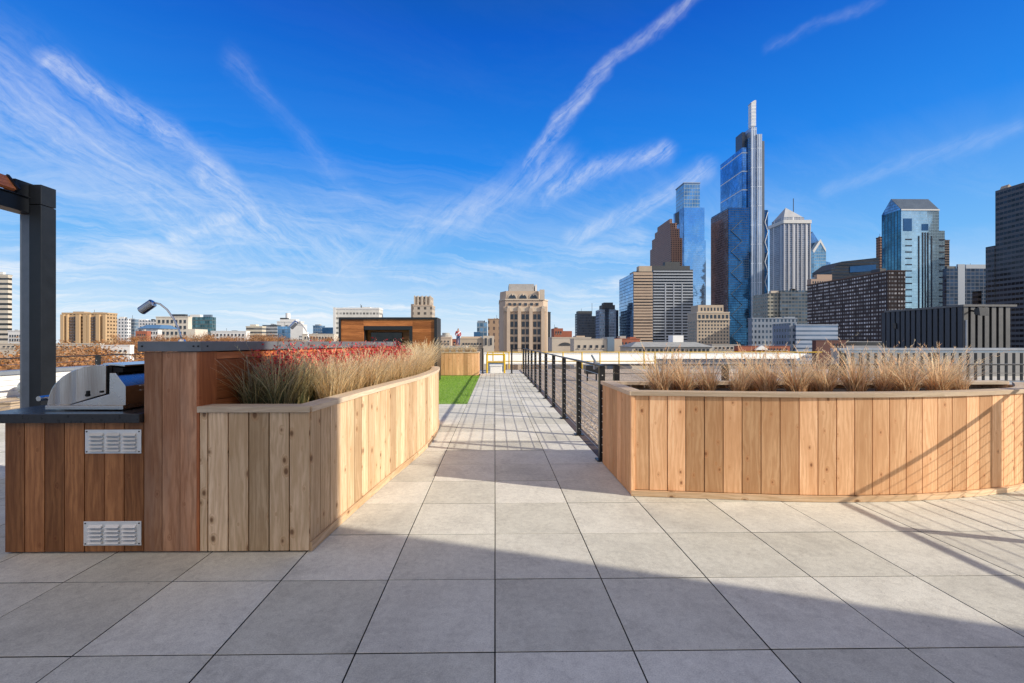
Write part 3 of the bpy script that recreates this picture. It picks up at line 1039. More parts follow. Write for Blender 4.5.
COPPER = [((.48, .35, .22), (.34, .19, .08)), ((.50, .40, .27), (.36, .22, .11)), ((.46, .30, .17), (.24, .14, .06)), ((.48, .36, .24), (.30, .16, .07))]
GREY = [((.74, .56, .30), (.30, .22, .10)), ((.66, .50, .27), (.26, .20, .08)), ((.34, .30, .20), (.07, .085, .035)), ((.46, .38, .25), (.12, .12, .05)), ((.20, .21, .12), (.05, .075, .03))]
straw_m = [clump_mesh('grass_clump', 300, .37, 1.0, 11 + k, STRAW, 22, .085) for k in range(4)]
copper_m = [clump_mesh('grass_clump', 300, .36, 1.15, 31 + k, lt(COPPER, 2.0), 20, .06) for k in range(4)]
grey_m = [clump_mesh('grass_clump', 330, .40, 1.0, 51 + k, lt(GREY, 1.5), 6, .085) for k in range(2)]

rnd = random.Random(5)
# right planter: one row with a few behind
rx_px = [661, 684, 708, 738, 768, 797, 825, 856, 883, 909, 936, 960]
for k, px in enumerate(rx_px):
    yy = 4.32 + rnd.uniform(-.06, .12)
    x = PX(px, yy)
    o = link('grass_clump', copper_m[k % 4], None, (x, yy, .845), rnd.uniform(0, 6.28))
    s = rnd.uniform(.8, 1.18); o.scale = (s * 1.05, s * 1.05, s); o.rotation_euler = (rnd.uniform(-.16, .16), rnd.uniform(-.16, .16), o.rotation_euler[2])
    tag(o, '%s copper dry grass clump from the left along the front of the right planter' % ORD[k], 'grass clump', 'dry grass clumps in the right planter')
rb_px = [676, 752, 812, 897, 946]
for k, px in enumerate(rb_px):
    yy = 4.68 + rnd.uniform(-.05, .08)
    x = PX(px, yy)
    o = link('grass_clump', copper_m[(k + 2) % 4], None, (x, yy, .845), rnd.uniform(0, 6.28))
    s = rnd.uniform(.95, 1.15); o.scale = (s, s, s * 1.05)
    tag(o, '%s copper dry grass clump from the left in the back row of the right planter' % ORD[k], 'grass clump', 'dry grass clumps in the right planter')
# left planter
def barx(y): return BR0 + (BRE - BR0) * (y - F0) / (BYE - F0)
def sidex(y):
    for a_, b_ in zip(lp_side, lp_side[1:]):
        if a_.y <= y <= b_.y:
            return a_.x + (b_.x - a_.x) * (y - a_.y) / max(b_.y - a_.y, 1e-6)
    return -1.0
k = 0
for j, yy in enumerate([3.34, 3.52, 3.66]):
    for i in range(2):
        x = barx(yy) + .10 + i * (.17) + rnd.uniform(-.02, .02)
        o = link('grass_clump', grey_m[k % 2], None, (x, yy + i * .02, .86), rnd.uniform(0, 6.28))
        s = rnd.uniform(.9, 1.08); o.scale = (s, s, s)
        tag(o, 'grey green grass clump at shaded planter front, %s row, %s' % (ORD[j], ['bar side', 'path side'][i]), 'grass clump', 'grey green grass clumps in the left planter')
        k += 1
k = 0
rows = [3.72 + i * .27 for i in range(16)]
for j, yy in enumerate(rows):
    x1 = sidex(yy) - .26
    x0 = barx(min(yy, 6.4)) + .26
    m_ = 2
    for i in range(m_):
        x = x0 + (x1 - x0) * (i / (m_ - 1)) + rnd.uniform(-.03, .03)
        o = link('grass_clump', straw_m[k % 4], None, (x, yy + rnd.uniform(-.05, .05), .86), rnd.uniform(0, 6.28))
        s = rnd.uniform(.88, 1.10) * (.85 if i == 0 and j < 11 else (1.0 if j < 11 else 1.0 + .06 * (j - 10))); o.scale = (s, s, s)
        tag(o, 'blond grass clump in left planter, %s row back, %s' % (ORD[j], ['bar side', 'path side'][i]), 'grass clump', 'blond dry grass clumps in the left planter')
        k += 1
for k in range(7):
    o = link('grass_clump', straw_m[k % 4], None, (-2.55 + k * .28, 18.7 + rnd.uniform(-.1, .15), .88), rnd.uniform(0, 6.28))
    o.scale = (1, 1, .9)
    tag(o, '%s dry grass clump from the left in the small far planter' % ORD[k], 'grass clump', 'dry grass clumps in the far planter')

def shrub(name, seed, cols, h=.4, n=420, leaf=.017):
    rd = random.Random(seed)
    st_, lf = MB(), MB()
    for s in range(9):
        a = rd.uniform(0, 6.28); ln = rd.uniform(.03, .16); hh = h * rd.uniform(.7, 1.1)
        pts = [(0, 0, 0), (math.cos(a) * ln * .4, math.sin(a) * ln * .4, hh * .5), (math.cos(a) * ln, math.sin(a) * ln, hh)]
        st_.tube(pts, [.004, .003, .0015], 5)
        for q in range(n // 9):
            t = rd.uniform(.3, 1.05)
            p = Vector(pts[0]).lerp(Vector(pts[1]), t * 2) if t < .5 else Vector(pts[1]).lerp(Vector(pts[2]), t * 2 - 1)
            p += Vector((rd.gauss(0, .035), rd.gauss(0, .035), rd.gauss(0, .03)))
            d = Vector((rd.gauss(0, 1), rd.gauss(0, 1), rd.gauss(.2, .7))).normalized()
            sd = d.cross(Vector((rd.gauss(0, 1), rd.gauss(0, 1), rd.gauss(0, 1)))).normalized() * leaf * .36
            L = leaf * rd.uniform(.8, 1.4)
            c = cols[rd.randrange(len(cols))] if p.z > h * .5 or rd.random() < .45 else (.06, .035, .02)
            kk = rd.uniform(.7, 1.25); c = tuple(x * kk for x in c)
            lf.face([p, p + d * L * .5 + sd, p + d * L, p + d * L * .5 - sd], col=c)
    a_, b_ = st_.mesh('stems'), lf.mesh('leaves')
    a_.materials.append(M['bark']); b_.materials.append(M['leaf'])
    return a_, b_
RED = [(.62, .05, .07), (.74, .12, .12), (.48, .03, .05), (.66, .22, .15), (.42, .09, .07), (.72, .10, .10)]
DKG = [(.03, .05, .02), (.05, .07, .03), (.07, .06, .03)]
reds = [shrub('shrub', 70 + k, RED, .385, 1150, .023) for k in range(3)]
grns = shrub('shrub', 90, DKG, .46, 300, .022)
def put_shrub(ms, x, y, label, group, s=1.0):
    t = thing('shrub', label, 'shrub', (x, y, .86), group)
    t.rotation_euler = (0, 0, rnd.uniform(0, 6.28)); t.scale = (s, s, s)
    link('stems', ms[0], t); link('leaves', ms[1], t)
for k in range(17):
    yy = 3.46 + k * .185
    put_shrub(reds[k % 3], barx(yy) + .12 + rnd.uniform(-.02, .03), yy, '%s red leaved shrub from the near end, growing along the bar wall' % ORD[k], 'red shrubs along the bar', rnd.uniform(.92, 1.12))
put_shrub(grns, -1.58, 6.75, 'dark green shrub among the grass at the far end of the bar', None, 1.05)

# ------------------------------------------------------------------ LEFT ROOF EDGE
pw = thing('parapet_wall', 'long white parapet wall with grey coping on the left roof', 'wall', (-9.6, 20, -.35))
b = MB(); b.box(-9.75, -9.5, -2, 46, -.35, .72); b.build('wall', M['white'], pw)
b = MB(); b.box(-9.8, -9.45, -2, 46, .722, .79); b.build('coping', M['coping'], pw)
tb_ = thing('duct_box', 'low tan box lying on the white roof left of the pergola post', 'box', (-9.2, 9.2, -.35))
b = MB(); b.box(-9.44, -8.75, 8.3, 10.4, -.35, .25); b.build('casing', M['tan'], tb_, bevel=.02)
b = MB(); b.box(-9.46, -8.73, 8.28, 10.42, .252, .275); b.build('lid', M['tan'], tb_)
vd = thing('roof_vent', 'round blue grey roof vent beside the pergola post', 'vent', (-9.1, 9.0, .275))
b = MB()
prof = [(.0, .36), (.10, .345), (.17, .29), (.20, .20), (.18, .12), (.14, .10), (.13, .0)]
for (r0_, z0_), (r1_, z1_) in zip(prof, prof[1:]):
    for k in range(20):
        a0, a1 = 2 * math.pi * k / 20, 2 * math.pi * (k + 1) / 20
        cx, cy, cz = -9.1, 9.0, .276
        b.face([(cx + r1_ * math.cos(a0), cy + r1_ * math.sin(a0), cz + z1_), (cx + r1_ * math.cos(a1), cy + r1_ * math.sin(a1), cz + z1_), (cx + r0_ * math.cos(a1), cy + r0_ * math.sin(a1), cz + z0_), (cx + r0_ * math.cos(a0), cy + r0_ * math.sin(a0), cz + z0_)])
b.build('cowl', M['bluegrey'], vd, smooth=True, weld=True)
b = MB(); b.tube([(-9.1, 9.0, .274), (-9.1, 9.0, .29)], .19, 20); b.build('flange', M['bluegrey'], vd)

# ------------------------------------------------------------------ FAR ROOF EDGE: white wall and yellow guard rail
DY = 26.0
ww = thing('parapet_wall', 'long low white parapet wall behind the yellow guard rail', 'wall', (9, DY, -.5))
b = MB(); x0, x1 = PX(484, DY), PX(800, DY)
zz1 = PZ(354, 600, DY); zz0 = PZ(364.5, 600, DY)
xm_ = PX(656, DY); zz2 = PZ(359.0, 600, DY)
b.hexa([(x0, DY, zz0), (xm_, DY, zz0), (xm_, DY + 1.5, zz0), (x0, DY + 1.5, zz0)], [(x0, DY + .55, zz1), (xm_, DY + .55, zz1), (xm_, DY + 1.5, zz1), (x0, DY + 1.5, zz1)])
b.hexa([(xm_ + .01, DY + .25, zz2), (x1, DY + .25, zz2), (x1, DY + 1.5, zz2), (xm_ + .01, DY + 1.5, zz2)], [(xm_ + .01, DY + .55, zz1), (x1 + .8, DY + .55, zz1), (x1 + .8, DY + 1.5, zz1), (xm_ + .01, DY + 1.5, zz1)])
b.box(xm_ + .02, x1 - .3, DY + .4, DY + 1.4, -.5, zz2 - .01, mi=1)
b.build('wall', [M['white'], M['coping']], ww)
b = MB(); b.box(x0 - .03, x1, DY + .5, DY + 1.54, PZ(354, 600, DY) + .002, PZ(353.2, 600, DY)); b.build('coping', M['white'], ww)
yr = thing('guard_rail', 'yellow painted guard rail standing before the low white parapet', 'railing', (6, DY - .5, -.16))
yd = DY - .45
X0, X1 = PX(487, yd), PX(822, yd)
zt, zb_ = PZ(352.2, 600, yd), PZ(363, 600, yd)
b = MB(); b.tube([(X0, yd, zt), (X1, yd, zt)], .030, 8); b.build('top_rail', M['yellow'], yr)
Xm = PX(656, yd)
b = MB(); b.tube([(X0, yd, zb_ + .1), (Xm, yd, zb_ + .1)], .026, 8); b.build('bottom_rail', M['yellow'], yr)
n = 0
for px in (487.5, 493, 503.5, 509, 523, 545, 563, 582, 600, 619, 644, 655):
    b = MB(); x = PX(px, yd); b.tube([(x, yd, -.16), (x, yd, zt)], .035, 8); b.build('post', M['yellow'], yr)
for px in (672, 690, 706, 724, 742, 760, 778, 800, 818):
    b = MB(); x = PX(px, yd); b.tube([(x, yd, zb_ + .25), (x, yd, zt)], .02, 8); b.build('post', M['yellow'], yr)
# stair gate and boxes at the end of the walkway
sg = thing('stair_gate', 'small yellow gate frame at the far end of the walkway', 'gate', (.1, 21, -.16))
gd = 21.0
for px in (487.0, 504.5):
    b = MB(); x = PX(px, gd); b.tube([(x, gd, -.16), (x, gd, PZ(354, px, gd))], .045, 8); b.build('post', M['yellow'], sg)
b = MB(); 
for py in (354.5, 362): b.tube([(PX(487, gd), gd, PZ(py, 490, gd)), (PX(504.5, gd), gd, PZ(py, 500, gd))], .035, 8)
b.build('rail', M['yellow'], sg)
wb = thing('utility_box', 'white cabinet standing just past the end of the walkway', 'box', (PX(497, 22), 22, -.16))
b = MB(); b.box(PX(490, 22), PX(502, 22), 22, 22.6, -.16, PZ(366, 497, 22)); b.build('casing', M['white'], wb, bevel=.02)
b = MB(); b.box(PX(489.6, 22), PX(502.4, 22), 21.97, 22.63, PZ(366, 497, 22) + .002, PZ(365, 497, 22)); b.build('lid', M['white'], wb)
bb_ = thing('utility_box', 'dark blue container beneath the yellow gate frame', 'box', (PX(497, 23.5), 23.5, -.16))
b = MB(); b.box(PX(488, 23.4), PX(505, 23.4), 23.4, 24.2, -.16, PZ(362.2, 497, 23.4)); b.build('casing', M['bluegrey'], bb_, bevel=.02)
b = MB(); b.box(PX(487.6, 23.4), PX(505.4, 23.4), 23.36, 24.24, PZ(362.2, 497, 23.4) + .002, PZ(361.6, 497, 23.4)); b.build('lid', M['coping'], bb_)

# picket fence + pale wall + dark screen on the right
lw = thing('parapet_wall', 'pale grey parapet wall behind the black picket fence', 'wall', (20, 19.5, -.14))
LW = 19.5
b = MB(); b.box(PX(838, LW), 48, LW, LW + .4, -.14, PZ(350.5, 950, LW)); b.build('wall', M['whitemem'], lw)
b = MB(); b.box(PX(838, LW), 48, LW - .05, LW + .45, PZ(350.4, 950, LW), PZ(348.0, 950, LW)); b.build('coping', M['coping'], lw)
pf = thing('picket_fence', 'black metal picket fence on the roof right of the grass planter', 'fence', (17, 15, -.14))
PD = 15.0
X0 = PX(842, PD); zt = PZ(351, 950, PD); zb_ = PZ(382.5, 950, PD)
b = MB(); b.box(X0, 30, PD - .03, PD + .03, zt - .05, zt); b.build('top_rail', M['bluegrey'], pf)
b = MB(); b.box(X0, 30, PD - .03, PD + .03, zb_, zb_ + .04); b.build('bottom_rail', M['bluegrey'], pf)
pm = MB(); pm.box(-.042, .042, -.012, .012, 0, zt - .052 - zb_ - .06); pme = pm.mesh('picket'); pme.materials.append(M['charcoal'])
k = 0
x = X0 + .1
while x < 24 and k < 70:
    link('picket', pme, pf, Vector((x, PD, zb_ + .045)) - wl(pf)); x += .262; k += 1
for k in range(5):
    x = X0 + .03 + k * 3.2
    b = MB(); b.box(x - .04, x + .04, PD + .032, PD + .11, -.14, zt); b.build('post', M['charcoal'], pf)

ED = 25.0
en = thing('equipment_screen', 'tall dark ribbed metal equipment enclosure on the roof at right', 'enclosure', (27, ED + 2, -.5))
ca = P(963.5, 304.5, ED); cb_ = P(1014, 304.5, ED)
ex0, ex1, ez = ca.x, cb_.x, ca.z
edep = ED * ((963.5 - 495) / (884 - 495) - 1)
b = MB(); b.box(ex0 + .1, ex1 - .1, ED + .1, ED + edep, -.5, ez - .12); b.build('core', M['charcoal'], en)
b = MB()
x = ex0
while x < ex1 - .1:
    b.box(x + .03, min(x + .27, ex1), ED + .005, ED + .06, -.5, ez - .12); x += .40
b.build('front_panel', plain('lit_rib_metal', (.12, .12, .118), .5, .2, .1, 3), en)  # same ribbed metal as the side, painted lighter as the sunlit face
b = MB()
y = ED
while y < ED + edep - .05:
    b.box(ex0, ex0 + .06, y + .06, y + .32, -.5, ez - .12); y += .36
b.build('side_panel', plain('shaded_rib_metal', (.055, .062, .075), .45, .3, .1, 3), en)  # shade of this face painted in as a darker copy of the metal
b = MB(); b.box(ex0 - .05, ex1 + .12, ED - .05, ED + edep, ez - .118, ez); b.build('coping', plain('dark_cap_metal', (.12, .12, .12), .5, .2), en)
b = MB(); b.tube([(ex0 + .12, ED - .03, -.4), (ex0 + .12, ED - .03, PZ(320, 965, ED))], .045, 8); b.build('pipe', M['coping'], en)
def floodl(px, py, D, label, s):
    q = P(px, py, D)
    t = thing('floodlight', label, 'light', (q.x, D, q.z))
    mb = MB(); mb.tube([(q.x, D + .1 * s, q.z + .1 * s), (q.x, D - .35 * s, q.z)], .05 * s, 8); mb.build('arm', M['black'], t)
    mb = MB(); mb.hexa([(q.x - .25 * s, D - .7 * s, q.z - .25 * s), (q.x + .25 * s, D - .7 * s, q.z - .25 * s), (q.x + .2 * s, D - .35 * s, q.z - .15 * s), (q.x - .2 * s, D - .35 * s, q.z - .15 * s)],
                       [(q.x - .25 * s, D - .65 * s, q.z + .2 * s), (q.x + .25 * s, D - .65 * s, q.z + .2 * s), (q.x + .2 * s, D - .35 * s, q.z + .15 * s), (q.x - .2 * s, D - .35 * s, q.z + .15 * s)])
    mb.build('housing', M['black'], t, bevel=.01)
floodl(971, 312, ED, 'black floodlight on the corner of the dark ribbed enclosure', 1.0)
floodl(891, 326, ED + edep - .3, 'small black floodlight at the far left end of the ribbed enclosure', .9)

# ------------------------------------------------------------------ PERSON
def skin(verts, edges, radii, root=0, sub=2):
    me = bpy.data.meshes.new('sk'); me.from_pydata(verts, edges, [])
    o = bpy.data.objects.new('sk', me); COL.objects.link(o)
    o.modifiers.new('s', 'SKIN'); o.modifiers.new('u', 'SUBSURF').levels = sub
    for i, r_ in enumerate(radii):
        me.skin_vertices[0].data[i].radius = (r_, r_) if not isinstance(r_, tuple) else r_
        me.skin_vertices[0].data[i].use_root = (i == root)
    dg = bpy.context.evaluated_depsgraph_get()
    m2 = bpy.data.meshes.new_from_object(o.evaluated_get(dg))
    bpy.data.objects.remove(o)
    m2.polygons.foreach_set('use_smooth', [True] * len(m2.polygons))
    return m2
DPN = 43.5
q = P(458.2, 346.2, DPN)
per = tag(link('person', None, None, (q.x, DPN, q.z)), 'person in a red and white jacket and blue jeans standing on a far roof', 'person')
V = [(0, 0, .95), (0, 0, 1.12), (0, .01, 1.32), (0, .01, 1.46), (0, 0, 1.52), (0, -.01, 1.62), (0, -.02, 1.70),
     (.09, 0, .90), (.10, -.02, .50), (.10, .02, .08), (.11, -.10, .03),
     (-.09, 0, .90), (-.11, .01, .50), (-.12, .04, .08), (-.13, -.08, .03),
     (.17, .01, 1.40), (.25, .03, 1.14), (.20, -.12, .98), (.17, -.18, .95),
     (-.17, .01, 1.40), (-.27, .02, 1.14), (-.18, -.14, 1.02), (-.14, -.20, 1.0)]
E = [(0, 1), (1, 2), (2, 3), (3, 4), (4, 5), (5, 6), (0, 7), (7, 8), (8, 9), (9, 10), (0, 11), (11, 12), (12, 13), (13, 14),
     (3, 15), (15, 16), (16, 17), (17, 18), (3, 19), (19, 20), (20, 21), (21, 22)]
RR = [.13, .12, .15, .10, .055, .085, .07, .085, .06, .045, .035, .085, .06, .045, .035, .06, .045, .035, .03, .06, .045, .035, .03]
bm_ = skin(V, E, RR); bm_.materials.append(plain('skin', (.45, .26, .18), .5)); link('body', bm_, per)
jm = skin([V[0], V[1], V[2], V[3], V[15], V[16], V[17], V[19], V[20], V[21]], [(0, 1), (1, 2), (2, 3), (3, 4), (4, 5), (5, 6), (3, 7), (7, 8), (8, 9)], [.15, .15, .175, .12, .075, .06, .05, .075, .06, .05])
jmat, N_, bs_, _o = newmat('red_white_jacket')
zz_ = N_.sep(N_.n('ShaderNodeTexCoord').outputs['Object'])
stripe = N_.m('LESS_THAN', N_.m('ABSOLUTE', N_.m('ADD', N_.m('MULTIPLY', zz_[0], .9), N_.m('SUBTRACT', 1.22, zz_[2]))), .07)
N_.put(bs_.inputs['Base Color'], N_.mix(stripe, (.45, .04, .05), (.8, .78, .76)))
jm.materials.append(jmat); link('jacket', jm, per)
tm = skin([V[0], V[7], V[8], V[9], V[11], V[12], V[13]], [(0, 1), (1, 2), (2, 3), (0, 4), (4, 5), (5, 6)], [.15, .10, .075, .065, .10, .075, .065])
tm.materials.append(plain('denim', (.05, .075, .16), .8)); link('trousers', tm, per)
hm = skin([(0, .02, 1.62), (0, .01, 1.72)], [(0, 1)], [.085, .075]); hm.materials.append(plain('dark_hair', (.03, .02, .015), .6)); link('hair', hm, per)

# ------------------------------------------------------------------ CITY
def roofthing(parent, x0, x1, y0, y1, z0, z1, mat, name='penthouse'):
    mb = MB(); mb.box(x0, x1, y0, y1, z0, z1); return mb.build(name, mat, parent)

def bldg(name, label, px0, px1, ytop, D, mat, far=None, depth=None, cat='building', group=None, zb=GZ, parapet=None, pm_=None):
    a, c = P(px0, ytop, D), P(px1, ytop, D)
    x0, x1, z1 = a.x, c.x, (a.z + c.z) / 2
    if far is not None:
        ref = px0 if x0 > 0 else px1
        depth = D * ((ref - 495) / (far - 495) - 1)
    if depth is None:
        depth = (x1 - x0)
    if far is None:
        if px1 < 470: depth = min(depth, D * 4 / (495 - px1))
        elif px0 > 520: depth = min(depth, D * 4 / (px0 - 495))
    t = thing(name, label, cat, ((x0 + x1) / 2, D, zb), group)
    mb = MB(); mb.box(x0, x1, D, D + depth, zb, z1); mb.build('wall', mat, t)
    t_ = dict(o=t, x0=x0, x1=x1, y0=D, y1=D + depth, z1=z1, D=D)
    if D >= 200 and z1 > 3:
        rq = random.Random(int(px0 * 10 + D))
        for _ in range(2):
            w_ = (x1 - x0) * rq.uniform(.08, .18); xx = x0 + (x1 - x0) * rq.uniform(.15, .7)
            mb = MB(); mb.box(xx, xx + w_, D + depth * .3, D + depth * .7, z1 + .006, z1 + D * rq.uniform(.0025, .0045)); mb.build('rooftop_unit', rq.choice((M['coping'], M['concrete'], M['dkroof'])), t)
        if rq.random() < .5:
            xx = x0 + (x1 - x0) * rq.uniform(.2, .8)
            mb = MB(); mb.tube([(xx, D + depth * .5, z1 - .1), (xx, D + depth * .5, z1 + D * rq.uniform(.008, .014))], D * .00035, 5); mb.build('aerial', M['dkroof'], t)
    if parapet:
        e = D * .0006
        mb = MB(); mb.box(x0 - e, x1 + e, D - e, D + depth + e, z1 + .003, z1 + parapet); mb.build('parapet', pm_ or mat, t)
    return t_

def top(bd, px0, px1, ytop, mat, ybase=None, name='penthouse', y0=.15, y1=.8, tower=None):
    D = bd['D']; d = bd['y1'] - bd['y0']
    ya, yb = bd['y0'] + d * y0, bd['y0'] + d * y1
    x0, x1 = PX(px0, ya), PX(px1, ya)
    mb = MB(); z0 = bd['z1'] + .004 if ybase is None else PZ(ybase, px0, ya)
    mb.box(x0, x1, ya, yb, z0, PZ(ytop, (px0 + px1) / 2, ya)); return mb.build(name, mat, bd['o'])

def windows(bd, px0, px1, y0, y1, cols, rows, w=.6, h=.6, mat=None, name='window', sill=True):
    """window parts on the front face, laid out over a pixel rectangle of that face"""
    D = bd['D']
    X0, X1 = PX(px0, D), PX(px1, D)
    Z1, Z0 = PZ(y0, px0, D), PZ(y1, px0, D)
    cw, ch = (X1 - X0) / cols, (Z1 - Z0) / rows
    mb = MB(); mb.box(-cw * w / 2, cw * w / 2, -.08, .0, 0, ch * h)
    if sill: mb.box(-cw * w / 2 - .06, cw * w / 2 + .06, -.2, .0, -.22, -.03, mi=1)
    me = mb.mesh(name); me.materials.append(mat or M['win']); me.materials.append(M['stonelt'])
    base = wl(bd['o'])
    for i in range(cols):
        for j in range(rows):
            link(name, me, bd['o'], Vector((X0 + cw * (i + .5), D - .01, Z0 + ch * (j + .5 - h / 2))) - base)

M['dkroof'] = plain('dark_roof', (.06, .065, .07), .6, 0, .2, .5)
M['win'] = plain('dark_window_glass', (.05, .06, .075), .12, .2, .3, .3)
M['stonelt'] = plain('pale_stone', (.58, .50, .40), .8, 0, .1, .3)
M['stone2'] = plain('limestone', (.56, .44, .33), .85, 0, .12, .25)
M['stone_gold'] = plain('tan_stone', (.52, .42, .31), .85, 0, .12, .2)
M['brick'] = plain('red_brick', (.36, .12, .07), .85, 0, .18, .5)
M['cream'] = plain('cream_wall', (.66, .60, .50), .85, 0, .1, .3)
M['offwhite'] = plain('offwhite_wall', (.74, .73, .70), .8, 0, .06, .3)
M['dkroof'] = plain('dark_roof', (.06, .065, .07), .6, 0, .2, .5)
M['bluegl'] = plain('blue_glass_plain', (.05, .13, .25), .12, .6, .2, .1)

# --- the tower whose shadow crosses the deck (behind the camera, to the right)
nb = thing('neighbour_tower', 'pale tower behind the viewpoint whose shadow falls over the near deck', 'building', (8.5, -14, GZ))
b = MB(); b.box(7.5, 9.5, -30, -.30, GZ, 16)
b.build('wall', facade('neighbour_facade', (.45, .40, .34), (.05, .06, .07), 3.4, 2.4, .5, .5), nb)

cast_f = facade('caster_facade', (.40, .36, .32), (.10, .14, .18), 4.0, 3.0, .6, .6, .6)
for lab, x_, y_, w_, h_ in (('tall tower off the right edge whose shadow crosses the banded towers', 735, 489, 46, 288), ('tallest tower off the right edge shading the skyscraper core', 890, 650, 60, 330), ('broad tower off the right edge shading the teal gabled tower', 905, 492, 50, 262)):
    t = thing('office_tower', lab, 'building', (x_, y_, GZ))
    b = MB(); b.box(x_ - w_ / 2, x_ + w_ / 2, y_ - w_ / 2, y_ + w_ / 2, GZ, h_ * .9); b.build('wall', cast_f, t)
    b = MB(); b.box(x_ - w_ / 3, x_ + w_ / 3, y_ - w_ / 3, y_ + w_ / 3, h_ * .9 + .01, h_); b.build('upper_stage', cast_f, t)
# --- left skyline
w1 = facade('white_slab', (.62, .56, .46), (.06, .06, .06), 3.3, 40, 1.0, .45, .2)
t = bldg('apartment_tower', 'tall cream banded tower at the far left edge', -22, 8, 276, 300, w1, depth=20, parapet=1.0)
top(t, -12, 3, 272, M['offwhite'])
t = bldg('low_building', 'low white building between the cream tower and pergola post', 8, 26, 331.5, 240, M['offwhite'], depth=15, parapet=.6); windows(t, 9, 24, 334, 342, 6, 2)
tan_f = facade('tan_bays', (.50, .34, .19), (.10, .065, .035), 3.0, 3.0, .55, .45, .1, .4)
t = bldg('apartment_block', 'tan apartment block with two bays of dark balconies', 62, 107.5, 314, 380, tan_f, far=117, parapet=1.2, pm_=plain('tan_parapet', (.50, .35, .20), .8))
top(t, 73, 84, 311.5, M['tan']); top(t, 93, 103, 312.2, M['tan'])
base = wl(t['o'])
for (pa, pb) in ((62.2, 65.5), (68, 69.5), (77.5, 81.5), (84.8, 88.2), (89, 91.3), (97.5, 101), (104.5, 107.3)):
    mb = MB(); mb.box(PX(pa, 380), PX(pb, 380), 378.2, 379.9, GZ, PZ(314.5, 80, 380)); mb.build('pier', plain('tan_pier', (.55, .38, .215), .8), t['o'])
for (pa, pb) in ((70.2, 76.8), (91.8, 97.0)):
    for r_ in range(10):
        z0 = PZ(317 + r_ * 2.8, 75, 380)
        mb = MB()
        for cidx in range(2):
            xa = PX(pa + (pb - pa) * cidx / 2, 380) + .25; xb = PX(pa + (pb - pa) * (cidx + 1) / 2, 380) - .25
            mb.box(xa, xb, 379.0, 379.8, z0 - 1.5, z0)
        mb.build('balcony', plain('balcony_dark', (.16, .13, .12), .6), t['o'])
gw = facade('white_grid', (.68, .68, .68), (.12, .15, .18), 3.2, 3.0, .5, .5, .4)
t = bldg('apartment_tower', 'slim white tower beside the tan apartment block', 117, 127, 318.5, 450, gw, depth=20); top(t, 119, 124.5, 316.8, M['offwhite'])
gg = facade('grey_glass', (.25, .29, .33), (.22, .30, .38), 3.3, 2.0, .8, .7, .6)
t = bldg('office_tower', 'narrow grey glass tower right of the slim white tower', 127.5, 134.5, 320, 460, gg, depth=18, parapet=.8)
t = bldg('office_building', 'white office block half hidden behind the near lamp', 135, 157, 321, 480, gw, depth=22, parapet=.8); top(t, 138, 146, 319.4, M['offwhite'])
t = bldg('low_building', 'red brick building under the near lamp head', 135.5, 147, 331, 260, M['brick'], depth=16); windows(t, 137, 146, 333, 341, 4, 2, .5, .5)
t = bldg('low_building', 'building with a blue roof left of the cream stepped block', 137, 158, 328.5, 285, M['offwhite'], depth=16)
mb = MB(); xa, xb = PX(137, 284), PX(159, 284); z0 = t['z1'] + .01
mb.hexa([(xa, 284, z0), (xb, 284, z0), (xb, 302, z0), (xa, 302, z0)], [(xa + 2, 289, z0 + 2.4), (xb - 2, 289, z0 + 2.4), (xb - 2, 297, z0 + 2.4), (xa + 2, 297, z0 + 2.4)]); mb.build('roof', plain('blue_roof', (.10, .2, .34), .4), t['o'])
windows(t, 148, 158, 330.5, 340, 4, 2, .5, .5)
t = bldg('apartment_block', 'cream stepped block with large square windows behind the near lamp', 156, 188, 317.5, 320, M['cream'], depth=18, parapet=.7)
windows(t, 157, 187, 318.5, 342, 7, 4, .55, .55)
roofthing(t['o'], t['x1'] + .02, PX(195, 320), 320, 334, GZ, PZ(329, 190, 320), M['cream'], 'wing')
dg = facade('green_glass', (.10, .14, .15), (.10, .20, .22), 3.6, 2.2, .85, .75, .75, .1)
t = bldg('office_tower', 'dark green glass office block with grey penthouse', 172, 212, 317, 430, dg, depth=30)
top(t, 172, 185, 314.2, M['dkroof']); top(t, 190, 200, 314.6, M['offwhite'])
mb = MB(); x0 = PX(204, 429.9); x1 = PX(212, 429.9); mb.box(x0, x1, 429.0, 431, t['z1'] + .01, t['z1'] + 2.2); mb.build('roof_frame', M['bluegrey'], t['o'])
t = bldg('row_houses', 'row of low white flats with dark windows beyond the bar', 211, 246, 331.8, 250, M['offwhite'], depth=12, parapet=.5); windows(t, 212, 245, 333, 341, 9, 2, .45, .55)
t = bldg('office_building', 'cream banded office block with small penthouse', 246, 262, 327, 420, facade('cream_band', (.62, .56, .44), (.10, .10, .10), 3.4, 50, 1, .45, .2), depth=25, parapet=.8); top(t, 250, 256, 324.4, M['cream'], y0=.02)
t = bldg('office_building', 'grey banded office block left of the white stepped hospital', 262.5, 277, 325.5, 440, facade('grey_band', (.42, .43, .44), (.16, .18, .2), 3.2, 40, 1, .5, .4), depth=25, parapet=.6)
t = bldg('office_building', 'white stepped block with round chimney above the far lamp', 277, 300, 322, 470, M['offwhite'], depth=35, parapet=.8)
top(t, 280, 296, 319.3, M['offwhite'], y0=.02); top(t, 280, 287, 317.8, M['dkroof'], ybase=319.3, name='window_band', y0=.03, y1=.5)
mb = MB(); q = P(288, 319, 485); mb.tube([(q.x, 485, q.z), (q.x, 485, PZ(313.2, 288, 485))], 2.4, 14); mb.build('chimney', M['offwhite'], t['o'])
t = bldg('office_building', 'small blue glass block before the white stepped block', 277.5, 290, 327, 380, facade('lb', (.12, .2, .3), (.18, .34, .52), 3.4, 2.4, .85, .8, .7), depth=18, parapet=.5)
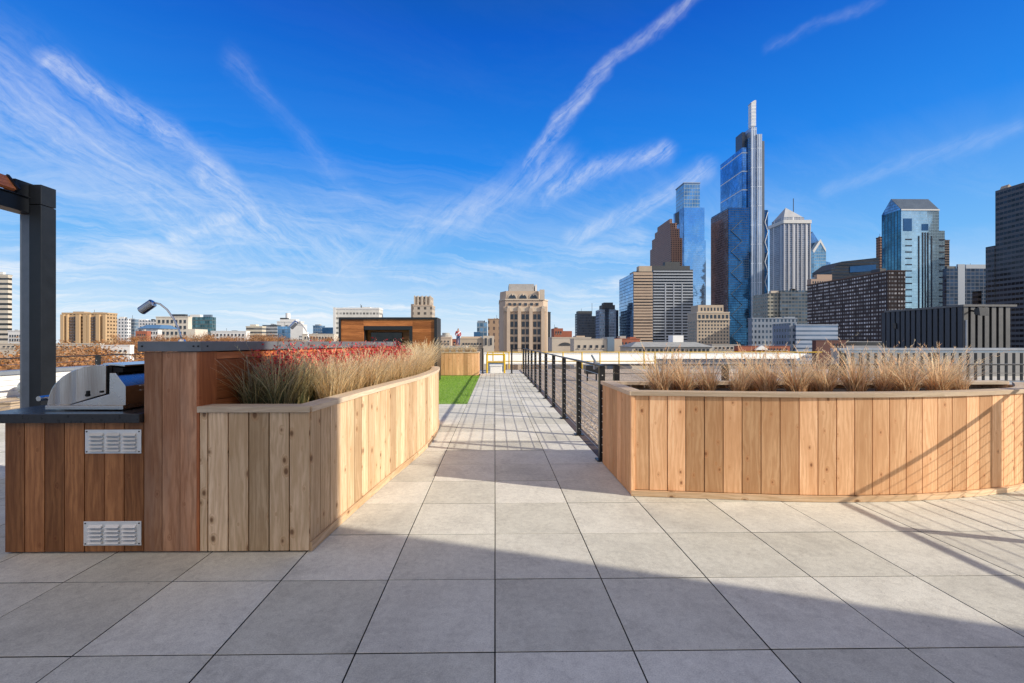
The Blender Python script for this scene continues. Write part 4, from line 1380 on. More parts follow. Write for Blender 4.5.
t = bldg('low_building', 'white low wing at the foot of the stepped block', 290.5, 303, 325, 360, M['offwhite'], depth=18, parapet=.5); windows(t, 299, 303, 335, 341, 2, 2, .6, .5)
t = bldg('office_tower', 'blue glass pair of towers left of the white slab', 313, 321, 326, 460, facade('lb2', (.14, .2, .28), (.16, .28, .42), 3.4, 2.4, .8, .7, .7), depth=18, parapet=.5)
roofthing(t['o'], t['x1'] + .02, PX(332, 460), 463, 480, GZ, PZ(327.4, 326, 463), M['bluegl'], 'wing'); top(t, 315, 318.5, 324.4, M['coping'])
t = bldg('low_building', 'long low pale building with a row of windows below the blue glass pair', 302, 334, 334.6, 240, M['cream'], depth=14, parapet=.4); windows(t, 304, 333, 335.6, 340, 10, 1, .5, .5)
t = bldg('office_building', 'white slab building rising behind the hardwood screen wall', 336, 379, 309.5, 300, facade('slab', (.70, .68, .62), (.30, .29, .26), 3.2, 2.2, .7, .42, .1, .4), depth=14, parapet=1.2, pm_=M['offwhite'])
roofthing(t['o'], PX(333.3, 300), t['x0'] - .02, 299.7, 314, GZ, t['z1'] + 1.3, M['offwhite'], 'end_wall'); top(t, 362, 370, 307, M['offwhite'], y0=.0, y1=.6)
mb = MB(); mb.tube([(PX(361.5, 303), 303, t['z1'] + 1), (PX(361.5, 303), 303, t['z1'] + 3)], .3, 6); mb.build('vent_pipe', M['dkroof'], t['o'])

# art deco top
dm = facade('deco', (.52, .44, .35), (.14, .12, .10), 3.4, 4.2, .4, .5, .1, .4)
t = bldg('office_tower', 'stepped limestone tower rising just above the hardwood screen wall', 413, 432, 306, 300, dm, far=435, parapet=.8, pm_=M['stone2'])
top(t, 414.2, 431, 296.4, dm, y0=.1, y1=.9, name='upper_stage')
for px in (414.5, 418, 422, 426, 430): 
    top(t, px - .6, px + .6, 295.6, M['stonelt'], y0=.02, y1=.1, name='finial', ybase=306)
roofthing(t['o'], PX(411, 302), t['x0'] - .02, 302, 310, GZ, PZ(304, 412, 302), M['stone2'], 'wing')

# around the person
t = bldg('low_building', 'small grey domed building left of the person', 439, 451, 338, 130, M['stone2'], depth=4, parapet=.3)
mb = MB(); q = P(446, 338, 132); ring = [(q.x + 1.7 * math.cos(a * .5236), 132 + 1.7 * math.sin(a * .5236)) for a in range(12)]
mb.prism(ring, t['z1'] + .01, t['z1'] + .8); mb.prism([(q.x + (p[0] - q.x) * .65, 132 + (p[1] - 132) * .65) for p in ring], t['z1'] + .82, t['z1'] + 1.5); mb.build('dome', M['concrete'], t['o'])
windows(t, 440, 450, 340, 346, 3, 2, .4, .6)
t = bldg('low_building', 'dim brown house beside the small domed building', 449.5, 457, 339.5, 150, M['brick'], depth=5, parapet=.2); windows(t, 450, 456, 341, 347, 2, 2, .5, .5)
ro = bldg('low_building', 'flat roofed building the distant person stands on', 440, 466, 346.2, 42.0, M['concrete'], depth=4)
t = bldg('low_building', 'low beige building right of the person with long dormer', 460, 483, 339, 110, M['stone_gold'], depth=9, parapet=.25)
top(t, 461, 481, 336.5, M['stone2'], y0=.3); windows(t, 462, 482, 342, 346, 7, 1, .6, .5)
roofthing(t['o'], t['x1'] + .02, PX(494, 110), 109.5, 118, GZ, PZ(335.8, 488, 109.5), M['stonelt'], 'gable_block')
for px in (486, 491):
    mb = MB(); mb.box(PX(px - .9, 109.4), PX(px + .9, 109.4), 109.3, 109.48, PZ(345, px, 109), PZ(338, px, 109)); mb.build('window', M['win'], t['o'])
t = bldg('office_building', 'blue glass stepped office block left of the ornate stone tower', 477, 487, 322, 320, facade('bl3', (.2, .26, .32), (.14, .24, .34), 3.4, 2.6, .8, .7, .7), depth=16)
roofthing(t['o'], PX(474, 318), PX(480, 318), 316, 319.8, GZ, PZ(332, 476, 318), M['bluegl'], 'wing'); top(t, 477.5, 483, 320.6, M['coping'])
t = bldg('office_building', 'plain brown block tucked against the ornate stone tower', 488, 500, 319.5, 260, facade('bw', (.42, .28, .18), (.14, .10, .08), 3.6, 3.2, .35, .5, .1, .4), depth=12, parapet=.5)

# --- ornate stone tower in the middle
D = 175.0
t = thing('stone_tower', 'ornate limestone office tower with arched crown at the end of the walkway', 'building', (PX(525, D), D, GZ))
sm = M['stone2']
def sbox(name, a, c_, y0, y1, zt_py, zb_py=None, mat=sm, extra=0):
    mb = MB(); mb.box(PX(a, y0), PX(c_, y0), y0, y1, GZ if zb_py is None else PZ(zb_py, 525, y0), PZ(zt_py, 525, y0)); return mb.build(name, mat, t)
def cham(name, a, b_, y0, y1, zt, zb, dx_, dy_, mat=sm):
    x0_, x1_ = PX(a, D), PX(b_, D)
    mb = MB(); mb.prism([(x0_ + dx_, y0), (x1_ - dx_, y0), (x1_, y0 + dy_), (x1_, y1), (x0_, y1), (x0_, y0 + dy_)], GZ if zb is None else PZ(zb, 525, y0), PZ(zt, 525, y0))
    return mb.build(name, mat, t)
cham('wall', 499.6, 549.7, D + 2, D + 22, 300, None, 2.3, 4.5)
sbox('corner_wing', 503.5, 546.8, D + .8, D + 1.99, 306.5)
cham('upper_stage', 500.4, 544.5, D + 3.0, D + 20, 291, 299.9, 2.2, 4.5)
for k, px in enumerate((508.5, 519.5, 531, 543)):
    sbox('pier', px - 1.7, px + 1.7, D - .7, D + .79, 308.5)
    sbox('pier_cap', px - 1.1, px + 1.1, D - .4, D + .79, 305.8, 308.4, M['stonelt'])
sbox('frieze', 504.5, 546, D + .3, D + .79, 307.5, 311.5, M['stonelt'])
cham('cornice', 499.2, 550.1, D + 1.7, D + 21, 298.8, 300.2, 2.3, 4.5, M['stonelt'])
sbox('crown', 509, 534, D + 6, D + 16, 284.0, 291.2, facade('crown', (.42, .41, .39), (.42, .41, .40), 4, 3, .1, .1, 0, .5))
sbox('crown_side', 535.1, 537, D + 6.4, D + 15.6, 284.6, 290.9, M['offwhite'])
sbox('corner_turret', 540, 544.6, D + 1.6, D + 2.99, 289.5, 299.9, M['stonelt'])
for px in (512.3, 523, 533.6):
    q = P(px, 300, D + 2.9); r_ = 1.45
    mb = MB(); n_ = 12
    zc = PZ(298.6, px, D + 2.9)
    arc = [(q.x + r_ * math.cos(math.pi * i / n_), zc + r_ * 1.05 * math.sin(math.pi * i / n_)) for i in range(n_ + 1)]
    mb.yprism(arc, D + 2.6, D + 2.98); mb.build('arch_window', M['win'], t)
    mb = MB(); arc2 = [(q.x + (x - q.x) * 1.35, zc + (z_ - zc) * 1.4) for x, z_ in arc]
    mb.yprism(arc2, D + 2.8, D + 2.99); mb.build('arch_surround', M['stonelt'], t)
    mb = MB(); mb.tube([(q.x, D + 2.7, zc + 1.2), (q.x, D + 2.7, zc + 2.0)], [.35, .05], 8); mb.build('finial', M['stone2'], t)
for k, px in enumerate((510, 515, 520.3, 526, 532, 537.5)):
    mb = MB(); x = PX(px, D); z0 = PZ(305.2, px, D)
    mb.box(x - .55, x + .55, D + 1.7, D + 1.98, z0, z0 + 1.0); mb.build('attic_window', M['win'], t)
wmb = MB(); wmb.box(-.64, .64, -.10, 0, 0, 1.95); wme = wmb.mesh('window'); wme.materials.append(M['win'])
smb = MB(); smb.box(-1.9, 1.9, -.12, 0, 0, .62); sme = smb.mesh('spandrel'); sme.materials.append(M['stonelt'])
base = wl(t)
for j in range(6):
    zr = PZ(319.2 + j * 7.55, 525, D)
    for px in (514, 525.3, 537):
        for s in (-1, 1):
            link('window', wme, t, Vector((PX(px + s * 1.95, D), D + .76, zr)) - base)
        link('spandrel', sme, t, Vector((PX(px, D), D + .7, zr - .8)) - base)
for px in (514, 525.3, 537):
    sbox('mullion', px - .35, px + .35, D + .45, D + .79, 312)
mb = MB()
for j in range(6):
    for yy in (D + 6, D + 12, D + 18):
        mb.box(PX(499.8, D) - .05, PX(499.8, D) , yy, yy + 1.2, PZ(319.2 + j * 7.5, 500, D), PZ(319.2 + j * 7.5, 500, D) + 1.7)
t = bldg('office_tower', 'thin dark sliver of a tower right of the ornate stone tower', 547, 550.6, 312.5, 500, M['dkroof'], depth=10, parapet=.6)

# right of the stone tower
t = bldg('low_building', 'small red brick building between stone tower and dark blue tower', 554, 563, 328.3, 230, M['brick'], depth=12); roofthing(t['o'], t['x1'] + .02, PX(572, 230), 230, 240, GZ, PZ(331, 568, 230), M['brick'], 'wing'); windows(t, 555, 562, 330, 335, 3, 1, .5, .5)
t = bldg('low_building', 'long low beige building with arched opening beyond the yellow rail', 552, 591, 338, 130, M['stonelt'], depth=10, parapet=.25)
mb = MB(); arc = [(PX(565, 129.9) + 1.7 * math.cos(math.pi * i / 10), PZ(345.4, 565, 129.9) + .85 * math.sin(math.pi * i / 10)) for i in range(11)]; mb.yprism(arc, 129.85, 129.97); mb.build('arch_opening', M['dkroof'], t['o'])
windows(t, 571, 590, 340, 345, 5, 1, .5, .5)
roofthing(t['o'], PX(578, 128), PX(587, 128), 131, 136, t['z1'] + .3, PZ(335.8, 582, 131), M['stone2'], 'penthouse')
nav = facade('navy', (.018, .028, .05), (.035, .05, .08), 3.6, 2.0, .6, .6, .4, .2)
t = bldg('office_tower', 'short dark navy tower, leftmost of the right skyline', 577, 592, 313.5, 620, nav, far=575); top(t, 578, 592, 311, M['dkroof'], y0=.02, y1=.9)
roofthing(t['o'], t['x1'] + .05, PX(598, 620), 622, 650, GZ, PZ(316, 595, 622), nav, 'wing')
mb = MB(); mb.tube([(PX(592, 630), 630, t['z1']), (PX(592, 630), 630, PZ(303, 592, 630))], .25, 5); mb.build('mast', M['dkroof'], t['o'])
gb = facade('greyblue', (.27, .31, .38), (.20, .26, .34), 3.6, 1.8, .6, .6, .5)
t = bldg('office_tower', 'grey blue tower with dark stepped core left of the tan banded tower', 599.5, 616, 309.5, 560, gb, depth=30)
top(t, 604, 613, 302.5, M['dkroof'], y0=.2); top(t, 602, 615, 305, M['dkroof'], y0=.1, name='roof_step'); mb = MB(); mb.box(PX(605, 559.9), PX(608.5, 559.9), 558.5, 559.9, GZ, t['z1'] + 2); mb.build('dark_bay', nav, t['o']); roofthing(t['o'], t['x1'] + .05, PX(619, 560), 562, 590, GZ, PZ(310, 617, 560), nav, 'wing')

bluem = facade('blue_mirror', (.10, .16, .24), (.22, .40, .62), 3.9, 2.4, .88, .85, .9, .06, jitter=.2)
bandt = facade('tan_bands', (.44, .33, .24), (.035, .03, .03), 4.0, 60, 1.0, .48, .15, .3)
t = bldg('office_tower', 'tan banded office tower with blue glass side', 633.5, 652.5, 271.5, 520, bandt, depth=58)
mb = MB(); mb.box(t['x0'] - .6, t['x0'] - .02, 520.2, 578, GZ, t['z1'] - 2); mb.build('glass_side', bluem, t['o'])
top(t, 639, 652, 266, M['stone_gold'], y0=0.0, y1=.6)
mb = MB()
for k in range(29):
    z0 = PZ(273.5 + k * 2.95, 640, 520); mb.box(t['x0'] + .02, t['x1'], 519.2, 519.98, z0 - 1.9, z0)
mb.build('spandrel_bands', plain('tan_band', (.50, .38, .28), .8, 0, .1, .1), t['o'])
gband = facade('grey_bands', (.055, .062, .075), (.03, .035, .045), 3.9, 4.2, .8, .5, .3)
t = bldg('office_tower', 'dark grey tower with pale floor bands in front of the brown stepped tower', 653, 693, 269.5, 640, gband, depth=25)
top(t, 652.6, 690, 265.8, M['dkroof'], y0=.1); top(t, 665, 680, 261.8, M['dkroof'], ybase=265.8, y0=.3, name='roof_step')
mb = MB()
for k in range(26):
    py = 270.8 + k * 2.9
    z0 = PZ(py, 670, 640)
    mb.box(PX(653.2, 640), PX(692.8, 640), 639.0, 639.97, z0 - 1.75, z0)
mb.build('floor_bands', plain('pale_band', (.40, .43, .47), .6, 0, .08, .05), t['o'])
mb = MB()
for (a, c_) in ((664.6, 665.8), (673, 674), (681.3, 682.3)): mb.box(PX(a, 640), PX(c_, 640), 638.7, 639.97, GZ, PZ(284, 670, 640))
mb.build('pale_pier', plain('pale_pier', (.40, .43, .47), .6), t['o'])

br1 = facade('brown_granite', (.34, .19, .135), (.05, .035, .035), 4.2, 4.5, .45, .55, .3, .2)
D = 900.0
t = thing('stepped_tower', 'brown granite stepped tower behind the dark banded tower', 'building', (PX(671, D), D, GZ))
cx = PX(671, D)
for nm, farpx, rpx, pt in (('base_stage', 650, 682.5, 238), ('middle_stage', 651.5, 680.5, 228), ('upper_stage', 654, 678.5, 222), ('top_stage', 656, 675, 217)):
    nm_ = nm
    dd = D * ((671 - 495) / (farpx - 495) - 1)
    off = {'base_stage': 0, 'middle_stage': 4, 'upper_stage': 8, 'top_stage': 14}[nm]
    mb = MB(); mb.box(cx + off * .2, PX(rpx, D), D + off, D + dd, GZ, PZ(pt, 671, D)); mb.build(nm, br1, t)

pale = facade('pale_mirror', (.42, .55, .68), (.50, .66, .82), 4.2, 3.0, .92, .9, .95, .05, refl=(.9, 1.08), jitter=.05, wmetal=.8, wrough=.15)
crowng = facade('crown_glass', (.30, .40, .46), (.30, .48, .58), 8.4, 6.0, .9, .85, .8, .1, jitter=.10)
D = 1000.0
t = thing('glass_tower', 'tall pale mirror glass tower with lighter glass crown', 'building', (PX(690, D), D, GZ))
dd = D * ((684 - 495) / (674 - 495) - 1)
mb = MB(); mb.box(PX(684, D), PX(704.5, D), D, D + dd, GZ, PZ(207.5, 690, D)); mb.build('wall', pale, t)
mb = MB(); mb.box(PX(684, D) - 1.2, PX(684, D) - .02, D + 1, D + dd, GZ, PZ(207, 684, D)); mb.build('side_glass', bluem, t)
mb = MB(); mb.box(PX(704.5, D) + .02, PX(706.5, D), D + 3, D + dd, GZ, PZ(240, 684, D)); mb.build('edge_fin', pale, t)
mb = MB(); mb.box(PX(685, D), PX(701, D), D + 6, D + dd * .9, PZ(207.4, 690, D), PZ(182.5, 690, D)); mb.build('crown', crowng, t)
mb = MB(); mb.box(PX(684.5, D), PX(701.4, D), D + 5, D + dd * .92, PZ(182.4, 690, D), PZ(181.6, 690, D)); mb.build('roof_rim', M['coping'], t)
mb = MB(); mb.box(PX(684, D) - 1.6, PX(684, D) - 1.25, D + 25, D + 46, PZ(221, 684, D), PZ(208, 684, D)); mb.build('corner_notch', M['dkroof'], t)

t = bldg('office_building', 'beige stone block with arcaded top floor below the mirror towers', 697, 729.5, 313, 400, M['stone_gold'], far=687.5, parapet=1.0, pm_=M['stonelt'])
top(t, 698, 723.5, 305, M['stone_gold'], y0=.06, y1=.8); windows(t, 698, 729, 320, 344, 10, 7, .45, .5, sill=False); windows(t, 697.5, 729, 314.3, 319, 8, 1, .6, .8, name='arch_window', sill=False)
windows({**t, 'D': 400 + (t['y1'] - t['y0']) * .06}, 700, 723, 306.5, 312, 7, 1, .45, .6, name='penthouse_window', sill=False)
mb = MB(); mb.box(t['x0'] - .25, t['x1'] + .25, 399.3, 399.9, PZ(320.3, 700, 400), PZ(319.4, 700, 400)); mb.build('belt_course', M['stonelt'], t['o'])
mb = MB(); ny = 5
for j in range(7):
    for k in range(ny):
        y0 = 402 + (t['y1'] - 404) * k / ny; z0 = PZ(322 + j * 3.4, 697, 400) - .8
        mb.box(t['x0'] - .1, t['x0'] - .01, y0 + 1.5, y0 + 3.4, z0, z0 + 1.7)
mb.build('side_windows', M['win'], t['o'])

# tallest tower
D = 800.0
t = thing('glass_skyscraper', 'tallest blue glass skyscraper with silver core and pale spire', 'building', (PX(740, D), D, GZ))
deepb = facade('deep_blue_glass', (.03, .06, .11), (.055, .17, .30), 4.2, 3.2, .9, .82, .9, .06, jitter=.15)
upb = facade('upper_blue_glass', (.08, .17, .28), (.16, .37, .60), 4.2, 3.2, .92, .9, .92, .05, jitter=.18, belt=33.0, beltcol=(.62, .70, .78))
brefl = facade('bronze_glass', (.16, .11, .10), (.13, .115, .14), 4.2, 4.0, .7, .65, .6, .12, jitter=.6)
dl = D * ((728.5 - 495) / (711.5 - 495) - 1)
mb = MB(); mb.box(PX(728.5, D - 12), PX(749, D - 12), D - 12, D - 12 + dl, GZ, PZ(207.5, 728, D - 12)); mb.build('lower_block', deepb, t)
mb = MB(); mb.box(PX(728.5, D - 12) - 1.0, PX(728.5, D - 12) - .02, D - 11, D - 12 + dl, GZ, PZ(209, 728, D - 12)); mb.build('bronze_side', brefl, t)
mb = MB()
xa, xb = PX(731, D - 12), PX(742, D - 12)
for k in range(12):
    z0, z1 = PZ(220 + k * 10.6, 736, D - 12), PZ(220 + (k + 1) * 10.6, 736, D - 12)
    aa, bb2 = (xa, xb) if k % 2 else (xb, xa)
    mb.tube([(aa, D - 12.6, z0), (bb2, D - 12.6, z1)], .5, 5)
mb.build('cross_brace', plain('steel_brace', (.16, .23, .30), .35, .4), t)
du_ = D * ((742.5 - 495) / (720.5 - 495) - 1)
mb = MB(); mb.box(PX(742.5, D), PX(748, D), D, D + du_, PZ(345, 745, D), PZ(147.5, 745, D)); mb.build('upper_block', upb, t)
mb = MB(); mb.box(PX(742.5, D) - .8, PX(742.5, D) - .02, D + .5, D + du_ - .5, PZ(212, 742, D), PZ(148, 742, D)); mb.build('upper_glass', upb, t)
mb = MB(); mb.box(PX(748.2, D - 3), PX(751.5, D - 3), D - 3, D + 24, GZ, PZ(138, 750, D - 3)); mb.build('core_glass', deepb, t)
core = facade('silver_core', (.50, .56, .64), (.34, .42, .53), 34.0, 4.0, .5, .96, .5, .25, jitter=.08, wmetal=.35, wrough=.4, warp=0)
mb = MB(); mb.box(PX(757.4, D - 6), PX(762, D - 6), D - 6, D + 24, GZ, PZ(134, 752, D - 6)); mb.box(PX(751.6, D - 6), PX(757.3, D - 6), D - 4, D + 24, GZ, PZ(126.5, 752, D - 6)); mb.build('core', core, t)
mb = MB(); mb.box(PX(744.5, D), PX(748.0, D), D + 8, D + 30, PZ(147, 745, D), PZ(130, 746, D)); mb.box(PX(762.2, D), PX(764.5, D), D, D + 20, GZ, PZ(141, 763, D)); mb.build('shoulder', plain('dark_shoulder', (.10, .12, .15), .4, .4), t)
mb = MB(); mb.box(PX(750.8, D), PX(755.4, D), D - 2, D + 8, PZ(126.4, 752, D), PZ(103.5, 752, D)); sp = mb.build('spire', facade('spire_glass', (.80, .81, .82), (.62, .68, .73), 6.0, 4.0, .7, .6, .3, .3, warp=0, jitter=.06), t)
mb = MB(); mb.hexa([(PX(750.2, D), D - 2, PZ(103.4, 752, D)), (PX(755.6, D), D - 2, PZ(103.4, 752, D)), (PX(755.6, D), D + 8, PZ(103.4, 752, D)), (PX(750.2, D), D + 8, PZ(103.4, 752, D))],
     [(PX(753.5, D), D - 2, PZ(101, 752, D)), (PX(755.4, D), D - 2, PZ(100.6, 752, D)), (PX(755.6, D), D + 8, PZ(100.6, 752, D)), (PX(753.5, D), D + 8, PZ(101, 752, D))]); mb.build('spire_tip', M['offwhite'], t)
mb = MB(); mb.box(PX(764.6, D), PX(768, D), D, D + 40, GZ, PZ(210, 766, D)); mb.box(PX(762.2, D), PX(766, D), D + 20.1, D + 40, GZ, PZ(147, 763, D)); mb.build('right_glass', deepb, t)
mb = MB()
for k in range(13):
    z0, z1 = PZ(212 + k * 10, 766, D), PZ(212 + (k + 1) * 10, 766, D)
    aa, bb2 = (PX(764.8, D), PX(767.8, D)) if k % 2 else (PX(767.8, D), PX(764.8, D))
    mb.tube([(aa, D - .5, z0), (bb2, D - .5, z1)], .6, 5)
mb.build('side_brace', plain('white_brace', (.7, .72, .74), .4, .2), t)

# pyramid tower
D = 880.0
pyr = facade('pyramid_facade', (.38, .40, .44), (.16, .20, .27), 4.0, 3.0, .55, .7, .4, .15, wmetal=.1, wrough=.5, pier=24, pierw=.12, piercol=(.66, .67, .69))
t = thing('pyramid_tower', 'silver grey tower with a pyramid roof and thin mast', 'building', (PX(790, D), D, GZ))
dd = D * ((784 - 495) / (769.5 - 495) - 1)
x0, x1 = PX(784, D), PX(810, D)
mb = MB(); mb.box(x0, x1, D, D + dd, GZ, PZ(223.5, 790, D)); mb.build('wall', pyr, t)
mb = MB(); mb.box(x0 - 2, x1 + 2, D - 2, D + dd + 2, PZ(223.4, 790, D), PZ(220, 790, D)); mb.build('cornice', M['offwhite'], t)
mb = MB(); mb.box(x0 + 2, x1 - 9, D + 4, D + dd - 4, PZ(219.9, 790, D), PZ(216.6, 790, D)); mb.build('upper_stage', pyr, t)
zb_, za = PZ(216.5, 790, D), PZ(204.2, 790, D)
qx0, qx1, qy0, qy1 = x0 + 3, x1 - 10, D + 5, D + dd - 5
ap = ((qx0 + qx1) / 2 - 4, (qy0 + qy1) / 2, za)
mb = MB(); cs = [(qx0, qy0, zb_), (qx1, qy0, zb_), (qx1, qy1, zb_), (qx0, qy1, zb_)]
for i in range(4): mb.face([cs[i], cs[(i + 1) % 4], ap])
mb.build('pyramid_roof', facade('pyramid_tile', (.46, .47, .49), (.26, .29, .34), 3.2, 300, 1, .42, .3, .3), t)
mb = MB(); q = P(793.4, 215, D + 40); mb.tube([(q.x, D + 40, q.z), (q.x, D + 40, PZ(198.5, 793, D + 40))], .7, 6); mb.build('mast', M['dkroof'], t)
mb = MB()
for k in range(7): 
    xk = x0 + (x1 - x0) * k / 6.0; mb.box(xk - .9, xk + .9, D - 1.2, D - .02, GZ, PZ(224, 790, D))
mb.build('pier', plain('silver_pier', (.46, .47, .51), .5, .1), t)

# chevron blue tower
D = 1200.0
t = thing('chevron_tower', 'slender blue tower with chevron gable tops right of the pyramid tower', 'building', (PX(820, D), D, GZ))
def pp(mb, pts, D, dep): mb.yprism([(P(a, b_, D).x, P(a, b_, D).z) for a, b_ in pts], D, D + dep)
mb = MB(); pp(mb, [(808, 300), (819, 300), (819, 242), (812.5, 231.5), (808, 238)], D + 20, 30); mb.build('rear_gable', bluem, t)
mb = MB(); pp(mb, [(814, 300), (826, 300), (826, 250), (820.5, 240.5), (814, 250)], D, 19); mb.build('wall', crowng, t)
mb = MB(); pp(mb, [(812.8, 250.5), (814, 253), (820.5, 242.5), (826, 252), (826, 249), (820.5, 239)], D - 1, .9); mb.build('gable_band', M['offwhite'], t)
mb = MB(); pp(mb, [(826.1, 300), (830.5, 300), (830.5, 262.5), (826.1, 261.5)], D + 1, 19); mb.build('wing', bluem, t)

t = bldg('office_building', 'small pinkish building below the chevron tower', 811, 832, 279, 560, plain('pink_stone', (.42, .30, .23), .8), depth=20); top(t, 817, 832, 274.5, plain('pink_stone2', (.44, .31, .23), .8), y0=0.02); windows(t, 812, 831, 280.5, 284, 8, 1, .5, .6, sill=False)
D = 570.0
t = thing('office_building', 'broad dark office block with sloped shoulders behind the brown lattice slab', 'building', (PX(855, D), D, GZ)); tag(t, t['label'], 'building')
dks = facade('dark_slab', (.09, .095, .10), (.05, .06, .075), 4, 60, 1, .4, .4)
mb = MB(); pp(mb, [(831.5, 300), (879, 300), (879, 257.5), (842, 261.5), (831.5, 269)], D, 35); mb.build('wall', dks, t)
mb = MB(); pp(mb, [(850, 272.5), (876, 270.5), (876, 264.5), (850, 266.5)], D - 1, .9); mb.build('window_band', M['bluegl'], t)
t = bldg('office_building', 'dull grey glass block at the foot of the pyramid tower', 780, 808, 290.5, 470, facade('dull', (.12, .135, .15), (.10, .13, .16), 3.8, 3.5, .8, .6, .5), depth=30)
roofthing(t['o'], PX(769, 470), t['x0'] - .02, 472, 500, GZ, PZ(293, 775, 470), facade('dull2', (.34, .33, .28), (.12, .14, .15), 3.8, 4, .7, .5, .4), 'wing'); top(t, 771, 779, 290.8, M['stonelt'], ybase=293, y0=.2)

# brown lattice slab
D = 320.0
lat = facade('lattice', (.070, .046, .038), (.46, .43, .40), 2.9, 2.3, .66, .42, .05, .5, jitter=.85, pier=6.9, pierw=.13, piercol=(.05, .034, .03), warp=0)
t = bldg('apartment_slab', 'long dark brown lattice apartment slab in the middle of the right skyline', 887.5, 905.5, 271.5, D, lat, far=806.5)
mb = MB(); mb.box(t['x0'] - .4, t['x1'] + .4, D - .4, t['y1'] + .4, t['z1'] + .004, t['z1'] + .9); mb.build('roof_edge', plain('brown_edge', (.15, .09, .065), .7), t['o'])
top(t, 880, 886, 268.5, M['dkroof'], y0=.4, y1=.5)

# blue gabled tower
D = 600.0
teal = facade('teal_glass', (.06, .13, .18), (.07, .20, .28), 4.0, 5.0, .72, .94, .85, .08, jitter=.15)
palet = facade('pale_teal', (.46, .60, .64), (.54, .70, .74), 4.0, 3.2, .92, .9, .8, .08, jitter=.10, wmetal=.6, wrough=.2, refl=(.85, 1.1))
t = thing('gabled_tower', 'pale teal glass tower with gabled blue roof', 'building', (PX(915, D), D, GZ))
dd = D * ((901.5 - 495) / (882 - 495) - 1)
x0, x1, x2 = PX(901.5, D), PX(939, D), PX(945.5, D)
ze, zr = PZ(209.5, 915, D), PZ(199.2, 892, D + dd / 2)
mb = MB(); mb.box(x0, x1, D, D + dd, GZ, ze); mb.build('wall', palet, t)
mb = MB(); mb.box(x1 + .02, x2, D + 1, D + dd - 1, GZ, PZ(230.5, 940, D)); mb.build('wing', palet, t)
mb = MB(); mb.box(x0 - .8, x0 - .02, D + 1.5, D + dd, GZ, ze); mb.build('teal_side', teal, t)
mb = MB(); zo = ze + .02
mb.face([(x0 - .8, D + dd, zo), (x0 - .8, D, zo), (x0 - .8, D + dd / 2, zr)]); mb.face([(x1, D, zo), (x1, D + dd, zo), (x1, D + dd / 2, zr)])
mb.build('gable', bluem, t)
mb = MB(); mb.face([(x0 - .8, D - .5, zo), (x1, D - .5, zo), (x1, D + dd / 2, zr + .3), (x0 - .8, D + dd / 2, zr + .3)]); mb.face([(x1, D + dd + .5, zo), (x0 - .8, D + dd + .5, zo), (x0 - .8, D + dd / 2, zr + .3), (x1, D + dd / 2, zr + .3)]); mb.build('roof', plain('slate_blue_roof', (.10, .14, .19), .35, .3, .1, .1), t)
mb = MB(); mb.box(x0 - .9, x1 + .1, D - .9, D - .52, zo - 1.5, zo + .3); mb.build('eave', M['offwhite'], t)
mb = MB(); mb.box(PX(903.3, D), PX(911.6, D), D - .5, D - .02, PZ(231, 907, D), PZ(218.5, 907, D)); mb.box(PX(921.8, D), PX(928, D), D - .5, D - .02, PZ(230.5, 925, D), PZ(224, 925, D)); mb.build('blue_window', M['bluegl'], t)
for px, yt in ((918.7, 236), (922.6, 232.5), (925.2, 232.5), (927.8, 232.5), (931.5, 236)):
    mb = MB(); mb.box(PX(px - .55, D), PX(px + .55, D), D - .6, D - .02, GZ, PZ(yt, px, D)); mb.build('dark_stripe', nav, t)
mb = MB()
for k in range(12):
    z0 = PZ(240 + k * 6.3, 905, D)
    mb.box(PX(905.5, D), PX(911.8, D), D - .5, D - .02, z0, z0 + 1.6); mb.box(PX(939.3, D), PX(945, D), D - .0, D + .97, z0, z0 + 1.6)
mb.build('window_band', nav, t)
t = bldg('office_building', 'reddish granite tower edge left of the gabled teal tower', 880, 886, 237.5, 690, br1, depth=20, parapet=1.0)
t = bldg('office_tower', 'thin tan banded tower edge right of the gabled teal tower', 942, 949.5, 240.5, 720, bandt, depth=20, parapet=1.0)
dgrid = facade('dark_grid', (.06, .08, .12), (.03, .05, .085), 3.9, 4.6, .86, .8, .6, .1, jitter=.4)
t = bldg('office_building', 'dark blue grid office block between the teal tower and right edge', 946.5, 990, 268.5, 480, dgrid, depth=35)
top(t, 958, 965, 264.2, M['coping'], y0=-.02, y1=.4, ybase=345, name='pale_pier'); top(t, 966, 986, 264.5, M['coping'], y0=.2); top(t, 947, 956, 266.2, M['dkroof'], y0=.2, name='roof_step')

# big dark tower on the right edge
D = 290.0
dkb = facade('dark_bands', (.105, .115, .13), (.022, .028, .040), 3.6, 2.4, .9, .5, .5, .15, jitter=.5, warp=0)
dkb2 = facade('dark_bands_brown', (.075, .06, .055), (.028, .026, .028), 3.6, 60, 1, .5, .4, .2)
t = thing('office_tower', 'huge dark stepped office tower cut by the right edge', 'building', (PX(1040, D), D, GZ)); tag(t, t['label'], 'building')
x0 = PX(1042, D)
d1 = D * ((1042 - 495) / (994.5 - 495) - 1); d2 = D * ((1042 - 495) / (985.5 - 495) - 1)
mb = MB(); mb.box(x0, x0 + 40, D, D + d1, GZ, PZ(177, 1042, D)); mb.build('wall', dkb, t)
mb = MB(); mb.box(x0 - .6, x0 + 40, D + d1 + .02, D + d2, GZ, PZ(236.5, 1030, D)); mb.build('lower_step', dkb, t)
mb = MB(); mb.box(PX(978, D + 36), x0 - .65, D + 36, D + 40, GZ, PZ(291, 978, D + 36)); mb.build('podium', dkb2, t)
